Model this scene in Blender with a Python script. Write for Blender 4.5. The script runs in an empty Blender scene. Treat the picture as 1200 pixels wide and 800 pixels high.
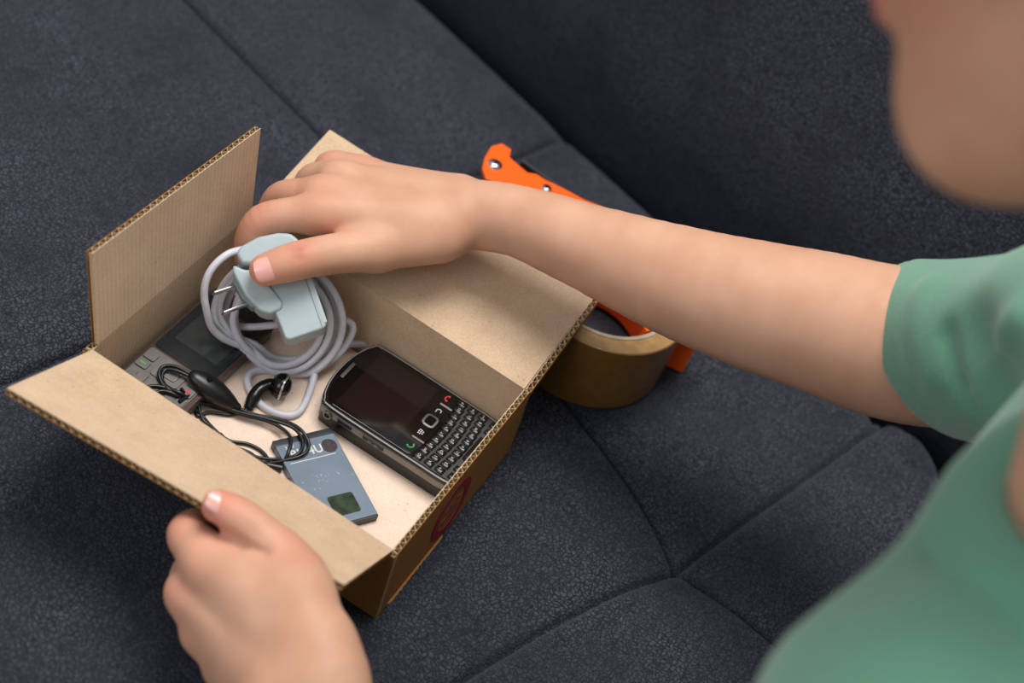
import bpy, bmesh, math, random
import numpy as np
from mathutils import Vector, Matrix

# ------------------------------------------------------------------ camera, world, lights, exposure
C = bpy.context.scene.collection
SC = bpy.context.scene
S = 0.001                                   # the scene is written in millimetres
cam_d = bpy.data.cameras.new('camera'); cam = bpy.data.objects.new('camera', cam_d); C.objects.link(cam)
CR = ((0.83502, 0.46411, 0.29553), (0.53098, -0.53895, -0.65391), (-0.14422, 0.70295, -0.69646))
m = Matrix.Identity(4)
for i in range(3):
    m[i][0] = CR[0][i]; m[i][1] = -CR[1][i]; m[i][2] = -CR[2][i]
m[0][3], m[1][3], m[2][3] = 0.28733, -0.48562, 0.68814
cam.matrix_world = m
cam_d.sensor_width = 36; cam_d.lens = 60; cam_d.clip_start = 0.02; cam_d.clip_end = 50
cam_d.dof.use_dof = True; cam_d.dof.focus_distance = 0.875; cam_d.dof.aperture_fstop = 5.0
SC.camera = cam
w = bpy.data.worlds.new('room_light'); SC.world = w; w.use_nodes = True
w.node_tree.nodes['Background'].inputs[0].default_value = (0.95, 0.97, 1.0, 1)
w.node_tree.nodes['Background'].inputs[1].default_value = 0.42
def area(name, loc, target, size, power, col):
    l = bpy.data.lights.new(name, 'AREA'); l.shape = 'RECTANGLE'; l.size = size[0]; l.size_y = size[1]
    l.energy = power; l.color = col
    o = bpy.data.objects.new(name, l); C.objects.link(o); o.location = loc
    o.rotation_euler = (Vector(target) - Vector(loc)).to_track_quat('-Z', 'Y').to_euler()
    return o
area('ceiling_light', (0.0, 0.40, 1.8), (0.1, 0.1, 0), (0.9, 0.9), 34, (1.0, 0.96, 0.91))
area('fill_light', (-0.5, -1.7, 1.5), (0.1, 0.1, 0.05), (1.2, 1.2), 14, (0.90, 0.95, 1.0))  # added soft fill from behind the camera, no actual window there
SC.view_settings.view_transform = 'Standard'; SC.view_settings.look = 'None'
SC.view_settings.gamma = 1; SC.view_settings.use_curve_mapping = False
SC.view_settings.exposure = 0.0

# ------------------------------------------------------------------ materials
def srgb(r, g, b):
    f = lambda c: (c/255/12.92) if c/255 <= .04045 else ((c/255+.055)/1.055)**2.4
    return (f(r), f(g), f(b), 1)
class NT:
    def __init__(s, name):
        s.m = bpy.data.materials.new(name); s.m.use_nodes = True; s.t = s.m.node_tree
        s.b = s.t.nodes['Principled BSDF']
    def n(s, typ, **kw):
        x = s.t.nodes.new('ShaderNode'+typ)
        for k, v in kw.items():
            if hasattr(x, k): setattr(x, k, v)
            else: x.inputs[k].default_value = v
        return x
    def l(s, a, b): s.t.links.new(a, b)
    def p(s, **kw):
        for k, v in kw.items():
            s.b.inputs[k.replace('_', ' ')].default_value = v
        return s
def coords(t, scale=(1, 1, 1), rot=(0, 0, 0)):
    tc = t.n('TexCoord'); mp = t.n('Mapping'); t.l(tc.outputs['Object'], mp.inputs[0])
    mp.inputs['Scale'].default_value = scale; mp.inputs['Rotation'].default_value = rot
    return mp.outputs[0]
def ramp(t, src, stops):
    r = t.n('ValToRGB'); t.l(src, r.inputs[0]); e = r.color_ramp.elements
    while len(e) < len(stops): e.new(0.5)
    for q, (p, c) in zip(e, stops): q.position = p; q.color = c
    return r.outputs[0]
def bump(t, h, strength, dist, prev=None):
    b = t.n('Bump'); b.inputs['Strength'].default_value = strength; b.inputs['Distance'].default_value = dist
    t.l(h, b.inputs['Height'])
    if prev: t.l(prev, b.inputs['Normal'])
    return b.outputs[0]
def mat(name, col, rough=.5, metal=0, noise=0, nscale=200, bumpd=0, spec=.5, coat=0, **kw):
    t = NT(name); t.p(Base_Color=srgb(*col), Roughness=rough, Metallic=metal)
    t.b.inputs['Specular IOR Level'].default_value = spec
    t.b.inputs['Coat Weight'].default_value = coat
    for k, v in kw.items(): t.b.inputs[k.replace('_', ' ')].default_value = v
    nz = t.n('TexNoise'); t.l(coords(t), nz.inputs['Vector']); nz.inputs['Scale'].default_value = nscale; nz.inputs['Detail'].default_value = 4
    a = srgb(*[c*(1-noise) for c in col]); b = srgb(*[min(255, c*(1+noise)) for c in col])
    t.l(ramp(t, nz.outputs[0], [(.35, a), (.65, b)]), t.b.inputs['Base Color'])
    if bumpd: t.l(bump(t, nz.outputs[0], .6, bumpd), t.b.inputs['Normal'])
    return t.m

def mat_sofa():
    t = NT('charcoal_suede'); t.p(Roughness=.95); t.b.inputs['Specular IOR Level'].default_value = .12
    t.b.inputs['Sheen Weight'].default_value = .2; t.b.inputs['Sheen Roughness'].default_value = .45
    t.b.inputs['Sheen Tint'].default_value = srgb(170, 178, 200)
    co = coords(t)
    wz = t.n('TexNoise'); t.l(co, wz.inputs['Vector']); wz.inputs['Scale'].default_value = 170; wz.inputs['Detail'].default_value = 4
    mx = t.n('VectorMath', operation='MULTIPLY_ADD'); t.l(wz.outputs['Color'], mx.inputs[0]); mx.inputs[1].default_value = (.006,)*3; t.l(co, mx.inputs[2])
    v = t.n('TexVoronoi', feature='DISTANCE_TO_EDGE'); t.l(mx.outputs[0], v.inputs['Vector']); v.inputs['Scale'].default_value = 400
    v2 = t.n('TexVoronoi', feature='F1'); t.l(mx.outputs[0], v2.inputs['Vector']); v2.inputs['Scale'].default_value = 400
    big = t.n('TexNoise'); t.l(co, big.inputs['Vector']); big.inputs['Scale'].default_value = 16; big.inputs['Detail'].default_value = 5; big.inputs['Roughness'].default_value = .65
    mid = t.n('TexNoise'); t.l(co, mid.inputs['Vector']); mid.inputs['Scale'].default_value = 900; mid.inputs['Detail'].default_value = 3
    crack = ramp(t, v.outputs['Distance'], [(0.0, (0, 0, 0, 1)), (.22, (1, 1, 1, 1))])
    cell = ramp(t, v2.outputs['Color'], [(.0, (.3, .3, .3, 1)), (1, (1, 1, 1, 1))])
    body = ramp(t, big.outputs[0], [(.3, srgb(46, 48, 55)), (.7, srgb(76, 79, 90))])
    m1 = t.n('MixRGB', blend_type='MULTIPLY'); m1.inputs[0].default_value = .35; t.l(body, m1.inputs[1]); t.l(cell, m1.inputs[2])
    m2 = t.n('MixRGB', blend_type='MULTIPLY'); t.l(ramp(t, big.outputs[0], [(.35, (.35,)*3+(1,)), (.65, (.85,)*3+(1,))]), m2.inputs[0]); t.l(m1.outputs[0], m2.inputs[1]); t.l(crack, m2.inputs[2])
    m3 = t.n('MixRGB', blend_type='OVERLAY'); m3.inputs[0].default_value = .9; t.l(m2.outputs[0], m3.inputs[1]); t.l(mid.outputs[0], m3.inputs[2])
    t.l(m3.outputs[0], t.b.inputs['Base Color'])
    b1 = bump(t, crack, .55, .0006); b2 = bump(t, mid.outputs[0], .35, .0006, b1); b3 = bump(t, big.outputs[0], .5, .004, b2)
    t.l(b3, t.b.inputs['Normal'])
    return t.m

def mat_card(name, c1, c2, rib=None, strength=.25, rot=(0, 0, 0)):
    t = NT(name); t.p(Roughness=.82); t.b.inputs['Specular IOR Level'].default_value = .25
    co = coords(t, rot=rot)
    n1 = t.n('TexNoise'); t.l(co, n1.inputs['Vector']); n1.inputs['Scale'].default_value = 55; n1.inputs['Detail'].default_value = 8; n1.inputs['Roughness'].default_value = .75
    n2 = t.n('TexNoise'); t.l(co, n2.inputs['Vector']); n2.inputs['Scale'].default_value = 1100; n2.inputs['Detail'].default_value = 2
    sp = t.n('TexVoronoi'); t.l(co, sp.inputs['Vector']); sp.inputs['Scale'].default_value = 130
    c = ramp(t, n1.outputs[0], [(.3, srgb(*c1)), (.7, srgb(*c2))])
    m1 = t.n('MixRGB', blend_type='OVERLAY'); m1.inputs[0].default_value = .3; t.l(c, m1.inputs[1]); t.l(n2.outputs[0], m1.inputs[2])
    spk = ramp(t, sp.outputs['Distance'], [(.05, (.45, .38, .3, 1)), (.1, (1, 1, 1, 1))])
    m2 = t.n('MixRGB', blend_type='MULTIPLY'); m2.inputs[0].default_value = .45; t.l(m1.outputs[0], m2.inputs[1]); t.l(spk, m2.inputs[2])
    col = m2.outputs[0]
    nb = bump(t, n2.outputs[0], .3, .0003)
    if rib:
        wv = t.n('TexWave', wave_type='BANDS', bands_direction=rib); t.l(coords(t), wv.inputs['Vector']); wv.inputs['Scale'].default_value = 102; wv.inputs['Distortion'].default_value = .35; wv.inputs['Detail'].default_value = 0
        nb = bump(t, wv.outputs[0], strength, .0006, nb)
        m3 = t.n('MixRGB', blend_type='MULTIPLY'); m3.inputs[0].default_value = .10; t.l(col, m3.inputs[1]); t.l(wv.outputs[0], m3.inputs[2]); col = m3.outputs[0]
    t.l(col, t.b.inputs['Base Color']); t.l(nb, t.b.inputs['Normal'])
    return t.m

def mat_skin():
    t = NT('skin'); t.p(Roughness=.52); t.b.inputs['Specular IOR Level'].default_value = .35
    t.b.inputs['Subsurface Weight'].default_value = .22; t.b.inputs['Subsurface Radius'].default_value = (1, .35, .2); t.b.inputs['Subsurface Scale'].default_value = .004
    co = coords(t)
    n1 = t.n('TexNoise'); t.l(co, n1.inputs['Vector']); n1.inputs['Scale'].default_value = 38; n1.inputs['Detail'].default_value = 5
    n2 = t.n('TexVoronoi', feature='DISTANCE_TO_EDGE'); t.l(co, n2.inputs['Vector']); n2.inputs['Scale'].default_value = 1100
    n3 = t.n('TexNoise'); t.l(co, n3.inputs['Vector']); n3.inputs['Scale'].default_value = 700; n3.inputs['Detail'].default_value = 3
    base = ramp(t, n1.outputs[0], [(.3, srgb(196, 147, 119)), (.7, srgb(209, 163, 136))])
    at = t.n('Attribute'); at.attribute_name = 'blush'
    mr = t.n('MixRGB'); t.l(at.outputs['Fac'], mr.inputs[0]); t.l(base, mr.inputs[1]); mr.inputs[2].default_value = srgb(212, 118, 102)
    cr = t.n('Attribute'); cr.attribute_name = 'crease'
    m2 = t.n('MixRGB'); t.l(cr.outputs['Fac'], m2.inputs[0]); t.l(mr.outputs[0], m2.inputs[1]); m2.inputs[2].default_value = srgb(176, 104, 84)
    t.l(m2.outputs[0], t.b.inputs['Base Color'])
    b = bump(t, n2.outputs['Distance'], .12, .0004); b = bump(t, n3.outputs[0], .12, .0005, b); t.l(b, t.b.inputs['Normal'])
    return t.m

def mat_cloth(name, c):
    t = NT(name); t.p(Roughness=.85); t.b.inputs['Specular IOR Level'].default_value = .2
    t.b.inputs['Sheen Weight'].default_value = .3
    co = coords(t)
    n1 = t.n('TexNoise'); t.l(co, n1.inputs['Vector']); n1.inputs['Scale'].default_value = 900; n1.inputs['Detail'].default_value = 2
    n2 = t.n('TexNoise'); t.l(co, n2.inputs['Vector']); n2.inputs['Scale'].default_value = 14; n2.inputs['Detail'].default_value = 3
    t.l(ramp(t, n1.outputs[0], [(.3, srgb(*[x*.93 for x in c])), (.7, srgb(*[x*1.05 for x in c]))]), t.b.inputs['Base Color'])
    b = bump(t, n1.outputs[0], .25, .0005); b = bump(t, n2.outputs[0], .4, .004, b); t.l(b, t.b.inputs['Normal'])
    return t.m

M = {}
M['sofa'] = mat_sofa()
M['card_in'] = mat_card('kraft_card_inside', (194, 165, 136), (209, 183, 153))
M['card_rib'] = mat_card('kraft_card_ribbed', (196, 172, 146), (210, 187, 160), 'Y', .16)
M['card_out'] = mat_card('kraft_card_outside', (146, 98, 50), (160, 110, 60))
M['card_edge'] = mat_card('kraft_card_cut_edge', (190, 164, 124), (205, 180, 140))
M['card_floor'] = mat_card('pale_card', (226, 203, 184), (238, 216, 198))
M['skin'] = mat_skin()
M['nail'] = mat('fingernail_pink', (226, 168, 158), .28, spec=.5, noise=.02, coat=.4)
M['shirt'] = mat_cloth('green_cotton', (100, 152, 128))
M['trousers'] = mat_cloth('dark_denim', (50, 56, 74))
M['hair'] = mat('blond_brown_hair', (122, 98, 66), .6, noise=.12, nscale=90)
M['lips'] = mat('lips', (206, 120, 112), .45, noise=.03)
M['eye'] = mat('eye_white', (225, 222, 216), .2, noise=.01)
M['iris'] = mat('iris_brown', (70, 50, 36), .2, noise=.1)
M['charger'] = mat('grey_blue_plastic', (166, 181, 185), .38, noise=.01, spec=.5)
M['charger_dark'] = mat('charger_seam', (120, 134, 138), .5, noise=.01)
M['cable'] = mat('grey_cable', (204, 204, 214), .42, noise=.02)
M['steel'] = mat('bright_steel', (205, 205, 205), .22, 1, noise=.02)
M['chrome_dull'] = mat('dull_metal', (120, 120, 120), .35, 1, noise=.03)
M['black_gloss'] = mat('black_gloss', (8, 8, 10), .2, noise=.05, spec=.5)
M['black_glass'] = mat('black_glass', (9, 9, 11), .04, noise=.05, spec=.6)
M['trim'] = mat('bright_trim', (165, 165, 163), .15, noise=.01, spec=.8)
M['key_fret'] = mat('grey_key_surround', (62, 62, 61), .3, noise=.04)
M['lcd'] = mat('unlit_display', (26, 18, 18), .06, noise=.05, spec=.6)
M['black_plastic'] = mat('black_plastic', (16, 16, 18), .35, noise=.05)
M['black_rubber'] = mat('black_cable', (20, 20, 23), .38, noise=.05)
M['side_band'] = mat('grey_side_band', (128, 123, 114), .35, .0, noise=.04)
M['key'] = mat('black_key', (14, 15, 17), .18, noise=.05, spec=.6)
M['print_white'] = mat('white_print', (205, 208, 206), .5, noise=.01)
M['print_orange'] = mat('orange_print', (196, 130, 62), .5, noise=.01)
M['print_red'] = mat('red_print', (205, 40, 48), .5, noise=.01)
M['print_green'] = mat('green_print', (70, 160, 84), .5, noise=.01)
M['silver_phone'] = mat('silver_phone_shell', (98, 96, 92), .5, .1, noise=.04)
M['silver_key'] = mat('silver_phone_key', (102, 100, 97), .5, .1, noise=.04)
M['phone_rim'] = mat('brown_phone_rim', (74, 56, 50), .35, .3, noise=.05)
M['phone_screen'] = mat('grey_phone_screen', (52, 57, 58), .14, noise=.05)
M['phone_bezel'] = mat('dark_phone_bezel', (30, 36, 40), .2, noise=.05)
M['battery'] = mat('blue_grey_battery', (104, 120, 138), .38, .0, noise=.04, nscale=60)
M['battery_dark'] = mat('dark_battery_end', (30, 33, 40), .35, noise=.05)
M['holo'] = mat('dark_green_hologram', (40, 56, 36), .25, .3, noise=.35, nscale=160)
M['dot'] = mat('dark_round_seal', (60, 54, 56), .3, .2, noise=.15, nscale=500)
M['tape'] = mat('brown_packing_tape', (116, 80, 34), .2, noise=.05, spec=.6)
M['tape_edge'] = mat('tape_roll_edge', (156, 120, 72), .45, noise=.06)
M['tape_core'] = mat('card_core', (168, 152, 132), .8, noise=.05)
M['orange'] = mat('orange_plastic', (255, 96, 16), .35, noise=.01)
M['sticker'] = mat('red_ink', (140, 16, 34), .7, noise=.04)
M['sticker_in'] = mat('faded_red_ink', (140, 74, 52), .7, noise=.04)

def Pt(*c): return np.array(c, float)         # a point in millimetres

# ------------------------------------------------------------------ mesh helpers
def thing(name, label, cat, loc=(0, 0, 0), group=None):
    o = bpy.data.objects.new(name, None); C.objects.link(o); o.location = [c*S for c in loc]
    o.empty_display_size = .02; o['label'] = label; o['category'] = cat
    if group: o['group'] = group
    return o
def link(name, me, parent=None):
    o = bpy.data.objects.new(name, me); C.objects.link(o)
    if parent: o.parent = parent
    return o
def origin(parent):
    x = Vector((0, 0, 0))
    while parent: x = x + Vector(parent.location); parent = parent.parent
    return x
def mesh(name, V, F, mt, parent=None, smooth=False, bevel=0, seg=2, label=None, angle=40):
    V = np.asarray(V, float)*S - np.array(origin(parent))
    me = bpy.data.meshes.new(name); me.from_pydata([tuple(v) for v in V], [], [tuple(int(i) for i in f) for f in F])
    ms = mt if isinstance(mt, (list, tuple)) else [mt]
    for x in ms: me.materials.append(x)
    bm = bmesh.new(); bm.from_mesh(me)
    bmesh.ops.recalc_face_normals(bm, faces=bm.faces)
    if bevel:
        es = [e for e in bm.edges if len(e.link_faces) == 2 and e.calc_face_angle(0) > .5]
        bmesh.ops.bevel(bm, geom=es, offset=bevel*S, segments=seg, affect='EDGES', profile=.5, clamp_overlap=True)
    bm.to_mesh(me); bm.free()
    if smooth or bevel:
        me.shade_smooth() if smooth is True else None
        try: me.set_sharp_from_angle(angle=math.radians(angle))
        except Exception: pass
        if bevel: me.shade_smooth(); me.set_sharp_from_angle(angle=math.radians(angle))
    o = link(name, me, parent)
    if bevel:
        wn = o.modifiers.new('even_shading', 'WEIGHTED_NORMAL'); wn.keep_sharp = True; wn.weight = 90
    if label: o['label'] = label
    return o
def frame(x, y, z=None):
    x = np.array(x, float); x /= np.linalg.norm(x); y = np.array(y, float); y -= x*(x@y); y /= np.linalg.norm(y)
    return np.array([x, y, np.cross(x, y)])
WORLD = np.eye(3)
def box_vf(c, s, fr=WORLD):
    c = np.array(c, float); V = []
    for dz in (-.5, .5):
        for dy in (-.5, .5):
            for dx in (-.5, .5): V.append(c + fr[0]*dx*s[0] + fr[1]*dy*s[1] + fr[2]*dz*s[2])
    return V, [(0, 1, 3, 2), (4, 6, 7, 5), (0, 4, 5, 1), (2, 3, 7, 6), (0, 2, 6, 4), (1, 5, 7, 3)]
def box(name, c, s, mt, parent=None, fr=WORLD, bevel=0, **kw):
    V, F = box_vf(c, s, fr); return mesh(name, V, F, mt, parent, bevel=bevel, **kw)
def prism_vf(poly, z0, z1, o=(0, 0, 0), fr=WORLD):
    o = np.array(o, float); n = len(poly)
    V = [o + fr[0]*x + fr[1]*y + fr[2]*z0 for x, y in poly] + [o + fr[0]*x + fr[1]*y + fr[2]*z1 for x, y in poly]
    F = [tuple(range(n))[::-1], tuple(range(n, 2*n))] + [(i, (i+1) % n, n+(i+1) % n, n+i) for i in range(n)]
    return V, F
def prism(name, poly, z0, z1, mt, parent=None, o=(0, 0, 0), fr=WORLD, **kw):
    V, F = prism_vf(poly, z0, z1, o, fr); return mesh(name, V, F, mt, parent, **kw)
def rrect(w, h, r, n=5, c=(0, 0)):
    P = []
    for cx, cy, a0 in ((w/2-r, h/2-r, 0), (-w/2+r, h/2-r, 90), (-w/2+r, -h/2+r, 180), (w/2-r, -h/2+r, 270)):
        for i in range(n+1):
            a = math.radians(a0 + 90*i/n); P.append((c[0]+cx+r*math.cos(a), c[1]+cy+r*math.sin(a)))
    return P
def cyl_vf(a, b, ra, rb=None, n=20):
    a = np.array(a, float); b = np.array(b, float); rb = ra if rb is None else rb
    z = (b-a)/np.linalg.norm(b-a); t = np.array([1, 0, 0]) if abs(z[0]) < .9 else np.array([0, 1, 0])
    x = np.cross(z, t); x /= np.linalg.norm(x); y = np.cross(z, x); V = []
    for c, r in ((a, ra), (b, rb)):
        for i in range(n):
            q = 2*math.pi*i/n; V.append(c + r*(math.cos(q)*x + math.sin(q)*y))
    return V, [tuple(range(n))[::-1], tuple(range(n, 2*n))] + [(i, (i+1) % n, n+(i+1) % n, n+i) for i in range(n)]
def join(*vf):
    V = []; F = []
    for v, f in vf:
        k = len(V); V += list(v); F += [tuple(i+k for i in g) for g in f]
    return V, F
def spline(P, n=10, closed=False):
    P = np.array(P, float); out = []; N = len(P)
    for i in range(N if closed else N-1):
        if closed: p0, p1, p2, p3 = P[(i-1) % N], P[i], P[(i+1) % N], P[(i+2) % N]
        else:
            p1, p2 = P[i], P[i+1]; p0 = P[i-1] if i else 2*p1-p2; p3 = P[i+2] if i+2 < N else 2*p2-p1
        for k in range(n):
            t = k/n; out.append(.5*((2*p1) + (-p0+p2)*t + (2*p0-5*p1+4*p2-p3)*t*t + (-p0+3*p1-3*p2+p3)*t**3))
    if not closed: out.append(P[-1])
    return np.array(out)
def tube_vf(path, r, n=10):
    P = np.array(path, float); N = len(P); T = np.gradient(P, axis=0); T /= np.linalg.norm(T, axis=1)[:, None]+1e-12
    t = np.array([0, 0, 1.]) if abs(T[0][2]) < .9 else np.array([1., 0, 0]); x = np.cross(T[0], t); x /= np.linalg.norm(x)
    V = []; r = np.full(N, r) if np.isscalar(r) else np.array(r)
    for i in range(N):
        x = x - T[i]*(x@T[i]); x /= np.linalg.norm(x); y = np.cross(T[i], x)
        for k in range(n):
            a = 2*math.pi*k/n; V.append(P[i] + r[i]*(math.cos(a)*x + math.sin(a)*y))
    F = [(i*n+k, i*n+(k+1) % n, (i+1)*n+(k+1) % n, (i+1)*n+k) for i in range(N-1) for k in range(n)]
    F += [tuple(range(n))[::-1], tuple(range((N-1)*n, N*n))]
    return V, F
def lathe_vf(prof, c=(0, 0, 0), n=64, fr=WORLD, a0=0, a1=360, closed=True):
    full = abs(a1-a0) >= 360; m_ = n if full else n+1; V = []; k = len(prof); c = np.array(c, float)
    for i in range(m_):
        a = math.radians(a0+(a1-a0)*i/n)
        for r, z in prof: V.append(c + fr[0]*r*math.cos(a) + fr[1]*r*math.sin(a) + fr[2]*z)
    F = []
    for i in range(n):
        j = (i+1) % m_
        for q in range(k if closed else k-1): F.append((i*k+q, j*k+q, j*k+(q+1) % k, i*k+(q+1) % k))
    if not full and closed: F += [tuple(range(k)), tuple(range((m_-1)*k, m_*k))]
    return V, F
_txt = {}
def text_vf(s, size, o, fr, ext=.05, bold=0):
    k = (s, bold)
    if k not in _txt:
        cu = bpy.data.curves.new('lettering', 'FONT'); cu.body = s; cu.size = 1; cu.align_x = 'CENTER'; cu.align_y = 'CENTER'
        cu.resolution_u = 2; cu.offset = bold
        ob = bpy.data.objects.new('lettering', cu); me = bpy.data.meshes.new_from_object(ob)
        _txt[k] = ([tuple(v.co) for v in me.vertices], [tuple(p.vertices) for p in me.polygons])
        bpy.data.objects.remove(ob); bpy.data.curves.remove(cu); bpy.data.meshes.remove(me)
    V, F = _txt[k]; o = np.array(o, float)
    return [o + fr[0]*v[0]*size + fr[1]*v[1]*size + fr[2]*(ext + v[2]) for v in V], F

# ------------------------------------------------------------------ smooth bodies: signed distance + surface nets
class Blob:
    """round cones blended into one distance field"""
    def __init__(s): s.p = []; s.mods = []
    def cone(s, a, b, ra, rb, k=4): s.p.append((np.array(a, float), np.array(b, float), ra, rb, k)); return s
    def chain(s, pts, rs, k=4, k0=None):
        for i in range(len(pts)-1): s.cone(pts[i], pts[i+1], rs[i], rs[i+1], k0 if (i == 0 and k0 is not None) else k)
        return s
    def bend(s, pts, rs, k=4, k0=None, n=3):
        Q = spline(np.array(pts, float), n); R = np.interp(np.linspace(0, len(pts)-1, len(Q)), range(len(pts)), rs)
        return s.chain(Q, R, k, k0)
    def ell(s, c, r, fr=WORLD, k=4): s.p.append(('ell', np.array(c, float), np.array(r, float), fr, k)); return s
    def group(s, b, k): s.p.append(('grp', b, k)); return s
    def __call__(s, X):
        d = None
        for q in s.p:
            if isinstance(q[0], str) and q[0] == 'ell':
                _, c, r, fr, k = q; Y = (X-c)@fr.T; k0 = np.linalg.norm(Y/r, axis=1); k1 = np.linalg.norm(Y/(r*r), axis=1)+1e-9
                e = k0*(k0-1)/k1
                e = np.where(k0 < .3, -min(r)*(1-k0), e)
            elif isinstance(q[0], str): _, b, k = q; e = b(X)
            else:
                a, b, ra, rb, k = q; ab = b-a; L2 = ab@ab+1e-9; t = np.clip((X-a)@ab/L2, 0, 1)
                e = np.linalg.norm(X-a-t[:, None]*ab, axis=1) - (ra+(rb-ra)*t)
            if d is None: d = e
            else:
                k = max(k, .01); h = np.clip(.5+.5*(d-e)/k, 0, 1); d = d*(1-h)+e*h-k*h*(1-h)
        for f in s.mods: d = f(X, d)
        return d
def nets(f, lo, hi, h, clip=None):
    lo = np.array(lo, float); hi = np.array(hi, float); B = 6
    n = np.ceil((hi-lo)/h/B).astype(int)*B
    nc = n//B
    cx = [lo[i]+h*B*(np.arange(nc[i])+.5) for i in range(3)]
    G = np.stack(np.meshgrid(*cx, indexing='ij'), -1).reshape(-1, 3); dc = f(G)
    Dn = np.repeat(np.repeat(np.repeat(dc.reshape(nc), B, 0), B, 1), B, 2)
    act = np.repeat(np.repeat(np.repeat((abs(dc) < h*B*1.5).reshape(nc), B, 0), B, 1), B, 2)
    idx = np.argwhere(act); Dn = Dn.astype(np.float64)
    for s in range(0, len(idx), 400000):
        q = idx[s:s+400000]; Dn[q[:, 0], q[:, 1], q[:, 2]] = f(lo+h*(q+.5))
    neg = Dn < 0
    c = np.zeros(tuple(n-1), np.int8)
    for dx in (0, 1):
        for dy in (0, 1):
            for dz in (0, 1): c += neg[dx:n[0]-1+dx, dy:n[1]-1+dy, dz:n[2]-1+dz]
    cells = np.argwhere((c > 0) & (c < 8)); vid = np.full(tuple(n-1), -1, np.int32)
    vid[cells[:, 0], cells[:, 1], cells[:, 2]] = np.arange(len(cells))
    acc = np.zeros((len(cells), 3)); cnt = np.zeros(len(cells))
    cor = [(x, y, z) for x in (0, 1) for y in (0, 1) for z in (0, 1)]
    for a in cor:
        for ax in range(3):
            if a[ax] == 0:
                b = list(a); b[ax] = 1
                da = Dn[cells[:, 0]+a[0], cells[:, 1]+a[1], cells[:, 2]+a[2]]; db = Dn[cells[:, 0]+b[0], cells[:, 1]+b[1], cells[:, 2]+b[2]]
                w_ = (da < 0) != (db < 0); t = np.where(w_, da/(da-db+1e-12), 0)
                P = np.array(a, float)[None].repeat(len(cells), 0); P[:, ax] += t
                acc[w_] += P[w_]; cnt[w_] += 1
    V = lo+h*(cells+.5+acc/cnt[:, None])
    F = []
    for ax in range(3):
        u, v_ = [(1, 2), (2, 0), (0, 1)][ax]
        sl = [slice(1, None)]*3; A = [slice(1, n[i]-1) for i in range(3)]; A[ax] = slice(0, n[ax]-1); Bq = list(A); Bq[ax] = slice(1, n[ax])
        s0 = neg[tuple(A)]; s1 = neg[tuple(Bq)]; e = np.argwhere(s0 != s1)
        if not len(e): continue
        off = np.array([1, 1, 1]); off[ax] = 0; e = e+off
        du = np.zeros(3, int); du[u] = 1; dv = np.zeros(3, int); dv[v_] = 1
        qs = [e-du-dv, e-dv, e, e-du]
        q = np.stack([vid[x[:, 0], x[:, 1], x[:, 2]] for x in qs], 1)
        fl = neg[tuple(e.T)]; q[~fl] = q[~fl][:, ::-1]
        F.append(q)
    F = np.concatenate(F); F = F[(F >= 0).all(1)]
    for _ in range(2):                                    # pull the vertices onto the surface
        d = f(V); e = h*.25; g = np.stack([f(V+np.eye(3)[i]*e)-f(V-np.eye(3)[i]*e) for i in range(3)], 1)/(2*e)
        g2 = (g*g).sum(1)+1e-3; st = g*(d/g2)[:, None]; L = np.linalg.norm(st, axis=1); V = V-st*np.minimum(1, h*.5/(L+1e-9))[:, None]
    if clip is not None:
        bad = clip(V); keep = ~bad[F].any(1); F = F[keep]
        use = np.unique(F); mp = np.full(len(V), -1); mp[use] = np.arange(len(use)); V = V[use]; F = mp[F]
    return V, F
def big_mesh(name, V, F, mt, parent, attrs=None, label=None):
    o3 = np.array(origin(parent)); me = bpy.data.meshes.new(name)
    me.vertices.add(len(V)); me.vertices.foreach_set('co', (V*S-o3).ravel())
    me.loops.add(F.size); me.loops.foreach_set('vertex_index', F.ravel().astype(np.int32))
    me.polygons.add(len(F)); me.polygons.foreach_set('loop_start', np.arange(0, F.size, 4, dtype=np.int32)); me.polygons.foreach_set('loop_total', np.full(len(F), 4, np.int32))
    me.update(calc_edges=True); me.validate(); me.shade_smooth(); me.materials.append(mt)
    for k, v in (attrs or {}).items():
        a = me.attributes.new(k, 'FLOAT', 'POINT'); a.data.foreach_set('value', v.astype(np.float32))
    o = link(name, me, parent)
    if label: o['label'] = label
    return o
# ------------------------------------------------------------------ the sofa
EU = np.array([.9588, -.2840, 0]); EV = np.array([.2840, .9588, 0]); SO = np.array([295., 136., 0])
sofa = thing('sofa', 'charcoal suede sofa with stitched square seat panels, behind and under everything', 'sofa', (295, 136, -420))
UL = (-564, -282, 0, 282); VL = (-400, 0)
def fold_u(v): return np.where(v < 0, -22*(1-np.exp(v/90)), 2*(1-np.exp(-v/90)))
def fold_v(u): return np.where(u < 0, 42*(1-np.exp(u/115)), 20*(1-np.exp(-u/110)))
def seat_h(u, v):
    z = np.zeros_like(u)
    for L in UL:
        d = u-L-(fold_u(v) if L == 0 else 0)
        z += -5.0*np.exp(-(d/1.9)**2) - 2.6*np.exp(-(d/14)**2) + 1.3*np.exp(-((d-7)/4)**2)
    for L in VL:
        d = v-L-(fold_v(u) if L == 0 else 0)
        z += -5.0*np.exp(-(d/1.9)**2) - 2.6*np.exp(-(d/14)**2) + 1.3*np.exp(-((d+7)/4)**2)
    r2 = u*u+v*v; z += -4.5*np.exp(-r2/30**2)
    z += -np.clip(v-180, 0, 200)**2*.022
    q = np.hypot(u-22, v-207)                                  # gathered tuck where seat meets back
    z += 14*np.exp(-(q/24)**2)-4*np.exp(-((q-27)/4)**2)
    z += .8*np.sin(u*.021+1)*np.sin(v*.017+2)
    return np.maximum(z, -58)
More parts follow.
